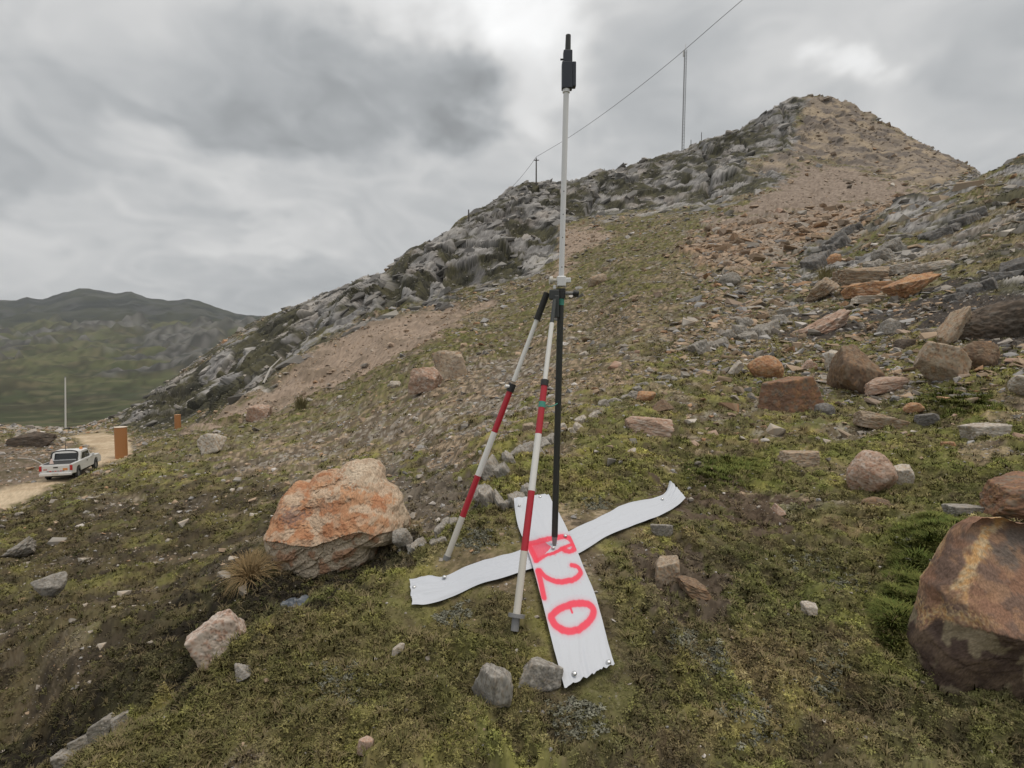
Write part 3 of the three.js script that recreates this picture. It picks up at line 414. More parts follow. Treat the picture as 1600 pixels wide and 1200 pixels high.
function rock(name, box, kind, pal, label, o = {}) {
  const [u0, v0, u1, v1] = box, uc = (u0 + u1) / 2, hr = hitRow(clamp(uc, -80, 1680), Math.min(v1 - 2, 1250), o.from ?? 0.5), h = ground(hr.u, hr.w), d = h.d, px = d / FOCAL / ahead(v1), sx = (u1 - u0) * px, sy = (v1 - v0) * px * 1.12, sz = o.deep ? o.deep * sx : Math.min(sx, Math.max(sy, sx * 0.55)) * 0.9;
  const g = rockGeo(rockSeed++, kind, o.detail ?? clamp(Math.round((u1 - u0) / 4) + 6, 8, 34), PAL[pal], [sx, sy, sz], o.roll ?? 0, o.yaw ?? 0, o.rough ?? 1);
  const m = mesh(name, g, rockMat), q = 1 + 0.35 * sz / d;
  m.scale.setScalar(q);
  m.position.set((uc - 800) / FOCAL / ahead(v1) * (d + 0.35 * sz), h.pos.y + sy * q * (0.5 - (o.sink ?? 0.1)), -(d + 0.35 * sz));
  tag(m, label, o.cat ?? (name === 'boulder' ? 'boulder' : 'rock'));
  kept.push([uc, (v0 + v1) / 2, (u1 - u0) / 2 + 6, (v1 - v0) / 2 + 6]);
  return m;
}
// a boulder modelled from its own outline: R(angle) round a centre, with a front and a back of their own relief
function outlineRock(name, outline, d, opt) {
  const cx = opt.center[0], cy = opt.center[1], px = d / FOCAL / ahead(cy), NA = opt.na ?? 240, NRR = opt.nr ?? 80;
  const pts = outline.map(([u, v]) => [(u - cx) * px, (cy - v) * px]), Rk = [];
  for (let i = 0; i < NA; i++) { const a = i / NA * 2 * Math.PI, dx = Math.cos(a), dy = Math.sin(a); let best = 0; for (let k = 0; k < pts.length; k++) { const [x1, y1] = pts[k], [x2, y2] = pts[(k + 1) % pts.length], ex = x2 - x1, ey = y2 - y1, den = dx * ey - dy * ex; if (Math.abs(den) < 1e-9) continue; const t = (x1 * ey - y1 * ex) / den, s = (x1 * dy - y1 * dx) / den; if (t > 0 && s >= -1e-6 && s <= 1 + 1e-6) best = Math.max(best, t); } Rk.push(best); }
  const P = [], K = [], idx = [], ring = (side) => { for (let j = 0; j <= NRR; j++) { const rho = Math.sin(j / NRR * Math.PI / 2); for (let i = 0; i < NA; i++) {
    const a = i / NA * 2 * Math.PI, r = Rk[i] * rho, x = Math.cos(a) * r, y = Math.sin(a) * r, u = cx + x / px, v = cy - y / px, rim = Math.pow(1 - rho ** (side > 0 ? opt.sharp ?? 4 : 2.2), side > 0 ? 0.55 : 0.6);
    const z0 = side > 0 ? opt.front(u, v) * px * rim : 0, kz = d / (d - z0), uu = 800 + (u - 800) * kz, vv = 555 + (v - 555) * kz, z = side > 0 ? opt.front(uu, vv) * px * rim : -opt.back * px * rim;
    const nx = fbm3(x * 2.6 / opt.unit, y * 2.6 / opt.unit, z * 2.6 / opt.unit, 5), bl = blocks(x * 8 / opt.unit + 3, y * 8 / opt.unit, z * 8 / opt.unit, 2.6, 1.1, 2.4, 61), fine = fbm3(x * 16 / opt.unit, y * 16 / opt.unit, z * 16 / opt.unit, 5);
    const wob = opt.unit * (opt.rough ?? 1) * (0.055 * nx + 0.028 * bl[2] * (opt.block ? opt.block(uu, vv) : 1) - 0.012 * (1 - sstep(0, 0.15, bl[1])) * (opt.block ? opt.block(uu, vv) : 1) + 0.016 * fine), q = Math.hypot(x, y) || 1;
    const inwards = sstep(0.75, 1, rho);
    P.push(x + x / q * wob * inwards, y + y / q * wob * inwards, z + wob * (side > 0 ? 1 : -1) * (1 - inwards)); const kk = opt.color(uu, vv, x / opt.unit, y / opt.unit, z / opt.unit, nx, fine, side), sp = 0.8 + 0.4 * hash(i, j, 7 + side) + 0.25 * n3(x * 60 / opt.unit, y * 60 / opt.unit, z * 60 / opt.unit); K.push(kk[0] * sp, kk[1] * sp, kk[2] * sp); } } };
  ring(1); const off = P.length / 3; ring(-1);
  for (let s = 0; s < 2; s++) for (let j = 0; j < NRR; j++) for (let i = 0; i < NA; i++) { const a = s * off + j * NA + i, b = s * off + j * NA + (i + 1) % NA, c = a + NA, e = b + NA; if (s === 0) idx.push(a, c, e, a, e, b); else idx.push(a, e, c, a, b, e); }
  let g = new THREE.BufferGeometry(); g.setAttribute('position', new THREE.Float32BufferAttribute(P, 3)); g.setAttribute('color', new THREE.Float32BufferAttribute(K, 3)); g.setIndex(idx);
  g.computeVertexNormals();
  const m = mesh(name, g, rockMat); m.position.copy(at(cx, cy, d));
  tag(m, opt.label, 'boulder');
  let b = [1e9, 1e9, -1e9, -1e9]; for (const [u, v] of outline) b = [Math.min(b[0], u), Math.min(b[1], v), Math.max(b[2], u), Math.max(b[3], v)];
  kept.push([(b[0] + b[2]) / 2, (b[1] + b[3]) / 2, (b[2] - b[0]) / 2, (b[3] - b[1]) / 2]);
  return m;
}
{ // the big orange boulder
  const edge = (u) => poly1([[420, 842], [440, 842], [488, 853], [520, 843], [540, 834], [566, 826], [590, 834], [606, 832], [625, 824], [650, 790]], u);
  const gb = groundAt(530, 900);
  outlineRock('boulder', [[430, 840], [431, 820], [440, 794], [443, 778], [452, 764], [466, 752], [486, 751], [492, 741], [500, 736], [516, 734], [532, 732], [540, 724], [552, 720], [566, 717], [578, 715], [590, 720], [599, 728], [603, 744], [608, 755], [620, 763], [630, 777], [634, 792], [638, 812], [636, 826], [628, 834], [604, 838], [600, 856], [592, 866], [572, 876], [550, 886], [528, 893], [508, 900], [490, 904], [474, 900], [460, 897], [450, 882], [440, 868], [434, 855]], gb.d + 0.42, {
    center: [532, 812], unit: 0.5, na: 420, nr: 150, back: 75, sharp: 8, label: 'big boulder with rusty orange face and pale broken underside on the dark mossy bank',
    front: (u, v) => { const e = edge(u), t = e - v; return t > 0 ? 88 - 0.55 * t - 0.0016 * t * t + 0.06 * (540 - u) * 0.3 : 83 + 0.1 * t; },
    block: (u, v) => (v > edge(u) ? 1.4 : 0.45),
    color: (u, v, x, y, z, nx, fine, side) => {
      const e = edge(u), up = sstep(-3, 3, e - v + 8 * fine), rust = mix3([0.46, 0.26, 0.15], [0.38, 0.185, 0.1], sstep(-0.25, 0.25, fbm3(x * 2.2, y * 2.2, z * 2.2 + 9, 4) + 0.25 * fine));
      let c = mix3([0.56, 0.475, 0.365], [0.43, 0.35, 0.26], sstep(-0.1, 0.3, fine + nx));
      const pale = Math.max(sstep(0.12, 0.3, fbm3(x * 2 + 6, y * 2.6, z * 2, 5) + 0.12 * sstep(560, 630, u)) * 0.75, sstep(18, 4, Math.hypot((u - 572) / 1.5, v - 738) - 14 + 20 * fine), sstep(610, 624, u + 30 * fine), sstep(-4, -16, v - 772 - 0.25 * (u - 480) + 30 * nx + 26) * 0.4);
      c = mix3(c, rust, up * (1 - 0.9 * pale)); c = mix3(c, [0.44, 0.33, 0.235], up * 0.6 * sstep(0.05, 0.3, fbm3(x * 3.1, y * 3.1 + 3, z * 3.1, 5)));
      c = mix3(c, [0.17, 0.115, 0.1], up * 0.8 * sstep(1, 0.2, Math.hypot((u - 462) / 26, (v - 802) / 20) + fine)); c = mix3(c, [0.2, 0.14, 0.1], up * 0.6 * sstep(1, 0.2, Math.hypot((u - 500) / 30, (v - 790) / 12) + 1.4 * fine));
      c = mix3(c, [0.36, 0.16, 0.08], (1 - up) * 0.6 * sstep(0.12, 0.35, nx)); return side < 0 ? mix3(c, [0.4, 0.33, 0.25], 0.5) : mix3(c, [0.06, 0.05, 0.045], 0.4 * sstep(0.28, 0.5, -fine));
    },
  });
}
{ // the big brown rock at the edge
  const edge = (u) => poly1([[1415, 1000], [1437, 990], [1460, 968], [1480, 968], [1510, 976], [1547, 984], [1600, 996], [1760, 1015]], u), gb = groundAt(1560, 1088);
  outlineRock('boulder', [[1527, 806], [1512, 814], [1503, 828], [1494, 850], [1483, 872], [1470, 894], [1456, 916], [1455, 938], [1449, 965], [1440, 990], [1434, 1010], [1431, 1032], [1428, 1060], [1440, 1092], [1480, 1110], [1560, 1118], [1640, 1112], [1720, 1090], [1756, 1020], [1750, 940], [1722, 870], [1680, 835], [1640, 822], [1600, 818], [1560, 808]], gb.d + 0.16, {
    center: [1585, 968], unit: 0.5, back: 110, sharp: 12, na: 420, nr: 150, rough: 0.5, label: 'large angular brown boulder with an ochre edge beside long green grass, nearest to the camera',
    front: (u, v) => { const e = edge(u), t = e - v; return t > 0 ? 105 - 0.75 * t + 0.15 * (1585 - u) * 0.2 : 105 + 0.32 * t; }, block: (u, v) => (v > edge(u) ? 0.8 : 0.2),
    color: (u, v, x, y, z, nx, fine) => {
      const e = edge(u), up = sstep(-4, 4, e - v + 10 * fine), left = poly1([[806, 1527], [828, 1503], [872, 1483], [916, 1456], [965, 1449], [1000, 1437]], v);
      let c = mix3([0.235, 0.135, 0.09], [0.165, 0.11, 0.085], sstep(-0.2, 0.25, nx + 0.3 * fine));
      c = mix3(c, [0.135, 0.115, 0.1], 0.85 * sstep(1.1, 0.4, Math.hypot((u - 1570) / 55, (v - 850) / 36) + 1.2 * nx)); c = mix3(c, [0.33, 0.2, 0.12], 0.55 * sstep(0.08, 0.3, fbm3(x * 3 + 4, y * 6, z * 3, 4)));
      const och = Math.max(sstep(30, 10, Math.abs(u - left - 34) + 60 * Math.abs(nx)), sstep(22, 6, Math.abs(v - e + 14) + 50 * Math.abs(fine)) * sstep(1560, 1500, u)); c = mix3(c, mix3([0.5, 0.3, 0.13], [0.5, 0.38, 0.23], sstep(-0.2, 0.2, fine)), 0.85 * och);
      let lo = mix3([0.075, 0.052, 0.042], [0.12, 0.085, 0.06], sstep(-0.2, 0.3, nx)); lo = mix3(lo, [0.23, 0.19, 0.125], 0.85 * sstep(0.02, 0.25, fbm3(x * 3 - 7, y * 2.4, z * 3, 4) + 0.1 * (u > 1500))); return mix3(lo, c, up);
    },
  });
}
// single rocks: [name, box in the photo, form, colours, label, options]
const ROCKS = [
  ['boulder', [1187, 586, 1286, 647], 'block', 'rust', 'square reddish brown boulder with a flat top, below the orange rock', { yaw: 0.5, sink: 0.14, rough: 0.6 }],
  ['rock', [1169, 559, 1224, 598], 'round', 'orange', 'rounded orange rock just above the square reddish boulder', {}],
  ['rock', [1288, 551, 1326, 588], 'any', 'pale', 'pale cream rock leaning on the tall brown boulder', { roll: 0.3 }],
  ['boulder', [1299, 543, 1368, 617], 'any', 'brown', 'tall brown boulder beside the pale cream rock', { roll: 0.2 }],
  ['rock', [1346, 588, 1412, 614], 'slab', 'pinkish', 'flat rock with an orange stain in front of the tall brown boulder', { roll: 0.12 }],
  ['rock', [1272, 630, 1305, 653], 'round', 'slate', 'small dark slate rock beside the square reddish boulder', {}],
  ['rock', [1251, 565, 1275, 581], 'block', 'pinkish', 'small pinkish rock between the orange rock and the cream rock', { roll: -0.4 }],
  ['boulder', [1428, 540, 1496, 607], 'any', 'tan', 'big tan boulder that narrows downward, under the upright slab', { roll: 2.8, sink: 0.06, rough: 0.7 }],
  ['rock', [1465, 483, 1509, 541], 'slab', 'tan', 'tan slab standing upright above the big tan boulder', { roll: 0.95 }],
  ['boulder', [1492, 538, 1556, 584], 'round', 'brown', 'dull brown boulder behind the big tan boulder', {}],
  ['rock', [1376, 497, 1408, 523], 'chunk', 'grey', 'small pointed grey rock in the dark hollow', {}],
  ['rock', [1440, 516, 1470, 528], 'slab', 'pale', 'thin pale rock in the dark hollow next to the upright slab', {}],
  ['rock', [1396, 528, 1428, 548], 'round', 'earth', 'earthy brown rock below the pointed grey rock', {}],
  ['rock', [1338, 638, 1410, 670], 'slab', 'tan', 'flat tan slab lying in moss below the stained flat rock', { roll: -0.25, sink: 0.2 }],
  ['rock', [1410, 633, 1445, 649], 'round', 'orange', 'small ochre stone behind the grey stone in the moss', {}],
  ['rock', [1430, 643, 1468, 663], 'block', 'slate', 'small grey stone in the moss next to the ochre stone', {}],
  ['rock', [1502, 664, 1570, 692], 'slab', 'pale', 'flat whitish rock sunk in bright moss', { sink: 0.28 }],
  ['rock', [1572, 592, 1632, 626], 'round', 'pale', 'pale rounded rock cut by the picture edge, above bright moss', {}],
  ['boulder', [1323, 703, 1400, 767], 'round', 'pinkish', 'round tan boulder with a crack, alone in the moss', { rough: 0.8 }],
  ['rock', [1395, 727, 1424, 755], 'block', 'pale', 'small whitish stone touching the round tan boulder', {}],
  ['rock', [1214, 720, 1277, 742], 'slab', 'tan', 'low flat tan rock in green moss near the round tan boulder', { sink: 0.25 }],
  ['rock', [1470, 694, 1492, 706], 'slab', 'orange', 'small ochre stone alone in the moss below the flat whitish rock', {}],
  ['rock', [976, 651, 1050, 679], 'slab', 'pinkish', 'flat rock with a white top and brown side behind the marker pole', { roll: -0.05 }],
  ['rock', [1016, 636, 1056, 656], 'wedge', 'brown', 'brown stone resting behind the white topped flat rock', {}],
  ['rock', [994, 612, 1024, 628], 'round', 'orange', 'small orange stone above the white topped flat rock', {}],
  ['rock', [1138, 571, 1161, 594], 'slab', 'pale', 'pale slab leaning steeply on the mossy slope', { roll: 0.8 }],
  ['rock', [1258, 433, 1310, 471], 'rib', 'tan', 'long tan ledge rising to the upper rocks', { roll: 0.6 }],
  ['rock', [1306, 420, 1386, 449], 'slab', 'tan', 'thick tan ledge slab at the top of the ledge rocks', { roll: 0.12 }],
  ['rock', [1318, 441, 1390, 466], 'slab', 'orange', 'orange ledge slab beneath the thick tan ledge', { roll: 0.05 }],
  ['rock', [1386, 428, 1458, 470], 'rib', 'orange', 'orange slanting slab at the end of the ledge', { roll: 0.5 }],
  ['rock', [1384, 409, 1434, 430], 'slab', 'pale', 'pale slab stacked on top of the ledge', { roll: 0.2 }],
  ['rock', [1330, 462, 1392, 475], 'slab', 'pale', 'thin pale slab along the foot of the ledge', {}],
  ['rock', [1432, 405, 1490, 425], 'slab', 'pale', 'pale grey slab above the dark hollow', { roll: 0.2 }],
  ['rock_outcrop', [1240, 476, 1326, 522], 'rib', 'pinkish', 'pinkish sloping rock outcrop below the ledge', { roll: 0.4, sink: 0.25 }],
  ['rock_outcrop', [1494, 455, 1640, 530], 'round', 'earth', 'dark earthy outcrop overhanging the hollow', { sink: 0.25, deep: 0.6 }],
  ['rock', [1289, 400, 1313, 418], 'round', 'orange', 'small bright orange rock on the upper slope', {}],
  ['rock', [1123, 425, 1158, 447], 'round', 'grey', 'rounded blue grey rock on the grass slope', {}],
  ['rock', [919, 428, 949, 448], 'round', 'tan', 'tan rock beside the clamp of the marker pole, far up the slope', {}],
  ['rock', [735, 768, 750, 800], 'slab', 'pale', 'upright cream stone behind the far leg', { roll: 1.3 }],
  ['rock', [752, 770, 768, 784], 'round', 'tan', 'small round yellow stone in the cleft behind the far leg', {}],
  ['rock', [738, 742, 774, 762], 'slab', 'rust', 'reddish slab in the cleft behind the far leg', { roll: 0.3 }],
  ['rock', [816, 667, 836, 682], 'block', 'tan', 'tan stone between the two legs', {}],
  ['rock', [838, 667, 858, 682], 'block', 'pinkish', 'pinkish tan stone between near leg and black pole', {}],
  ['boulder', [674, 551, 732, 594], 'block', 'tan', 'squarish tan boulder across the gravel, uphill of the pale orange one', { rough: 0.6 }],
  ['boulder', [639, 580, 691, 618], 'block', 'pinkish', 'pale boulder with an orange patch across the gravel', {}],
  ['rock', [608, 600, 626, 611], 'round', 'pale', 'small grey stone on the grass strip below the scree', {}],
  ['rock', [385, 631, 424, 656], 'slab', 'pinkish', 'flat pinkish rock on the edge of the scree', {}],
  ['rock', [311, 681, 348, 712], 'block', 'pale', 'white blocky rock on the grass edge above the road', { roll: 0.3 }],
  ['rock', [612, 846, 646, 874], 'round', 'grey', 'grey stone in the gap next to the orange boulder', {}],
  ['rock', [634, 852, 654, 868], 'block', 'grey', 'small grey stone next to the grey stone in the gap', {}],
  ['boulder', [288, 966, 396, 1062], 'block', 'blush', 'pinkish white slab wedged in the ditch below the grass tussock', { roll: 0.42, yaw: 0.5, deep: 0.7, sink: 0.2, from: 3.9 }],
  ['rock', [736, 1030, 802, 1112], 'any', 'grey', 'grey slab poking out of moss beside the near end of the cloth', { roll: 0.8, sink: 0.34, deep: 0.9 }],
  ['rock', [808, 1014, 880, 1080], 'any', 'grey', 'grey rock half under the near strip of cloth', { sink: 0.42, deep: 0.9, roll: 0.3 }],
  ['rock', [1019, 880, 1062, 918], 'block', 'tan', 'dull tan stone in bare soil under the far cloth arm', { sink: 0.2 }],
  ['rock', [1056, 911, 1108, 948], 'rib', 'brown', 'long reddish brown stone in bare soil next to the dull tan stone', { roll: -0.6, sink: 0.2 }],
  ['boulder', [1537, 744, 1680, 814], 'block', 'rust', 'reddish boulder on top behind the large brown boulder', { deep: 0.5, sink: 0.1 }],
  ['rock', [1343, 776, 1392, 802], 'round', 'brown', 'reddish grey stone half buried in moss below the round boulder', { sink: 0.3 }],
  ['rock', [1204, 787, 1230, 806], 'wedge', 'pinkish', 'small pinkish stone at the rim of bare soil', {}],
  ['rock', [1014, 822, 1050, 842], 'block', 'grey', 'grey stone under the raised end of the cloth arm', {}],
  ['rock', [1480, 790, 1540, 812], 'slab', 'grey', 'dark jagged rock tucked behind the large brown boulder', {}],
  ['rock', [58, 905, 102, 938], 'round', 'grey', 'smooth grey stone on the dark bank near the picture edge', {}],
  ['rock', [8, 836, 56, 872], 'rib', 'grey', 'grey stone at the very edge of the dark bank', { roll: 0.5 }],
  ['rock', [364, 1047, 396, 1072], 'wedge', 'grey', 'grey chip of rock in moss above the nearest corner', { roll: 0.5 }],
  ['rock', [612, 1014, 632, 1031], 'slab', 'pale', 'white chip of rock in the moss below the cloth arm', { roll: 0.5 }],
  ['rock', [1253, 966, 1277, 984], 'block', 'pale', 'white stone alone in the middle of the mossy ground', {}],
  ['rock', [560, 1165, 585, 1190], 'block', 'pinkish', 'small pinkish stone at the bottom edge of the moss', {}],
  ['rock_outcrop', [22, 677, 90, 700], 'any', 'earth', 'dark mound of broken rock beyond the road', { cat: 'rock pile' }],
];
// bedrock that breaks the surface: a row of jointed blocks along a line in the slope
function outcrop(line, high, n, pal, label) {
  const r = rng(n * 131 + line[0][0]), a = groundAt(...line[0]), mid = groundAt((line[0][0] + line[1][0]) / 2, (line[0][1] + line[1][1]) / 2), t = thing('rock_outcrop', label, 'rock outcrop', mid.pos);
  for (let i = 0; i < n; i++) {
    const f = (i + 0.5 + (r() - 0.5) * 0.5) / n, u = lerp(line[0][0], line[1][0], f), v = lerp(line[0][1], line[1][1], f), g = groundAt(u, v + (r() - 0.5) * high * 0.5), px = g.d / FOCAL, L = Math.hypot(line[1][0] - line[0][0], line[1][1] - line[0][1]) / n * (1.5 + 0.7 * r()) * px, h = high * px * (0.8 + 0.7 * r());
    const m = mesh('block', rockGeo(rockSeed++, ['block', 'slab', 'chunk'][i % 3], 15, PAL[pal], [L, h * 1.2, h * 1.5], 0, r() * 0.5, 1.2), rockMat, t); m.position.copy(g.pos).sub(mid.pos); m.position.y -= h * 0.12; m.rotation.set(0.2 * (r() - 0.5), 0.35 * (r() - 0.5), Math.atan2(line[0][1] - line[1][1], line[1][0] - line[0][0]) * (0.7 + 0.4 * r())); kept.push([u, v, high, high * 0.7]);
  }
}
for (const [name, box, kind, pal, label, o] of ROCKS) if (kind !== 'row') rock(name, box, kind, pal, label, o);
outcrop([[1092, 556], [1168, 512]], 22, 7, 'grey', 'grey bedrock ridge crossing the stony slope above the leaning pale slab');
outcrop([[1152, 536], [1236, 492]], 22, 7, 'grey', 'grey bedrock ridge with broken top next to the pinkish outcrop');
outcrop([[988, 612], [1056, 592]], 9, 6, 'grey', 'thin broken line of grey bedrock above the small orange stone');
outcrop([[926, 646], [992, 616]], 12, 6, 'grey', 'low strip of bedrock between the pole and the thin grey line');
outcrop([[872, 682], [930, 648]], 14, 5, 'pale', 'pale strip of bedrock just behind the black pole');
outcrop([[766, 760], [876, 686]], 38, 8, 'grey', 'long grey bedrock rib seen between the two striped legs');
outcrop([[748, 800], [834, 768]], 34, 6, 'grey', 'rough low bedrock under the long rib, above the far end of the cloth');
outcrop([[650, 872], [716, 826]], 26, 6, 'grey', 'pale grey bedrock edge beside the foot of the far leg');
outcrop([[100, 1192], [202, 1134]], 20, 5, 'grey', 'pale bedrock edge along the ditch in the nearest corner');
outcrop([[1268, 420], [1344, 362]], 26, 7, 'slate', 'dark slate outcrop slanting up the upper slope behind the olive grass clump');
outcrop([[1360, 424], [1412, 374]], 22, 6, 'grey', 'steep grey rib of rock above the ledge slabs');
outcrop([[1444, 376], [1536, 336]], 20, 7, 'slate', 'long dark rib high on the rocky shoulder under the skyline');
outcrop([[1490, 470], [1590, 424]], 24, 7, 'slate', 'dark wet rock band above the earthy overhang');

// loose stones: the larger ones singly, the rest together
const FREE = (u, v, m = 0) => { for (const [a, b, ra, rb] of kept) if (Math.abs(u - a) < ra + m && Math.abs(v - b) < rb + m) return false; return true; };
const onCross = (p, m) => p.z > -6 && crossDistance(p.x, p.z) < m;
{
  const kinds = ['block', 'slab', 'slab', 'wedge', 'any', 'block'], make = (pal, n, s0) => [...Array(n).keys()].map((i) => hullRock(s0 + i, 14, PAL[pal], [1, kinds[i % 6] === 'slab' ? 0.34 : 0.62, 0.8]));
  const SHAPES = { tan: make('tan', 5, 300), grey: make('grey', 5, 320), pale: make('pale', 4, 340), orange: make('orange', 3, 360), pinkish: make('pinkish', 4, 380) };
  const ZONES = [ // [how many, box, colours, sizes in photo pixels, label, group]
    [64, [1085, 330, 1400, 425], ['tan', 'tan', 'pinkish', 'grey', 'orange'], [9, 22], 'block in the rubble fan below the pale peak', 'blocks of the rubble fan'],
    [62, [1380, 290, 1600, 480], ['grey', 'pale', 'tan', 'tan', 'grey'], [10, 44], 'slab on the rocky shoulder beside the peak', 'slabs on the rocky shoulder'],
    [50, [885, 440, 1250, 600], ['tan', 'pale', 'grey', 'pinkish', 'tan'], [8, 20], 'weathered stone on the mossy slope behind the pole', 'stones on the slope behind the pole'],
    [40, [560, 560, 860, 760], ['grey', 'pale', 'grey', 'tan'], [7, 17], 'stone lying on the gravel slope behind the striped legs', 'stones on the gravel slope'],
    [70, [1060, 470, 1600, 700], ['tan', 'pale', 'pinkish', 'orange', 'tan', 'grey'], [9, 34], 'loose stone among moss and boulders below the dark hollow', 'stones among the boulders'],
    [34, [10, 730, 420, 1010], ['pale', 'grey', 'pale'], [8, 24], 'chip of rock on the dark mossy bank', 'chips on the mossy bank'],
    [14, [880, 680, 1000, 745], ['pale', 'tan', 'grey'], [8, 22], 'stone in the small heap behind the black pole', 'stones of the small heap'],
  ];
  const rnd = rng(77); let seq = 0;
  for (const [n, [x0, y0, x1, y1], pals, [s0, s1], label, group] of ZONES) for (let i = 0, tries = 0; i < n && tries < 4000; tries++) {
    const u = lerp(x0, x1, rnd()), v = lerp(y0, y1, rnd()), s = s0 + (s1 - s0) * rnd() ** 2.2, pal = pals[Math.floor(rnd() * pals.length)], list = SHAPES[pal], shape = list[Math.floor(rnd() * list.length)], a = rnd(), b = rnd(), c = rnd();
    if (!FREE(u, v, s / 2)) continue; const g = groundAt(u, v); if (onCross(g.pos, 0.25)) continue;
    const look = { tan: 'tan', grey: 'grey', pale: 'pale', orange: 'orange', pinkish: 'pinkish' }[pal] + (kinds[list.indexOf(shape) % 6] === 'slab' ? ' flat' : ' angular'), m = mesh('stone', shape, rockMat), w = s * g.d / FOCAL; m.scale.set(w, w * (0.8 + 0.5 * a), w * (0.8 + 0.4 * b)); m.position.copy(g.pos); m.position.y += w * 0.04;
    m.rotation.set((a - 0.5) * 0.5, (c - 0.5) * 6, (b - 0.4) * 0.8); tag(m, look + ' ' + label, 'stone', look + ' ' + group); kept.push([u, v, s / 2, s / 3]); i++;
  }
}
// ---------------------------------------------------------------- what nobody could count: gravel, crag blocks, moss, grass
const dummy = new THREE.Object3D(), tint = new THREE.Color();
function many(name, geo, material, list) { // list of [x, y, z, sx, sy, sz, rx, ry, rz, r, g, b]
  const m = new THREE.InstancedMesh(geo, material, list.length); m.name = numbered(name); m.castShadow = m.receiveShadow = true;
  list.forEach((q, i) => { dummy.position.set(q[0], q[1], q[2]); dummy.scale.set(q[3], q[4], q[5]); dummy.rotation.set(q[6], q[7], q[8], 'YXZ'); dummy.updateMatrix(); m.setMatrixAt(i, dummy.matrix); m.setColorAt(i, tint.setRGB(q[9], q[10], q[11])); });
  m.instanceMatrix.needsUpdate = true; scene.add(m); tag(m, null, null, null, 'stuff'); return m;
}
const plainRock = (seed, n, sy) => hullRock(seed, n, [[0.9, 0.9, 0.9], [0.74, 0.74, 0.74], [0.84, 0.8, 0.75], [1, 1, 1]], [1, sy, 0.8]);
const tintMat = new THREE.MeshPhysicalMaterial({ vertexColors: true, roughness: 0.95, specularIntensity: 0.25 });
const rndS = rng(4242);
const sample = () => { const i = Math.floor(rndS() * (NU - 1)), r = Math.floor(rndS() * (NR - 2)); return r * NU + i; };
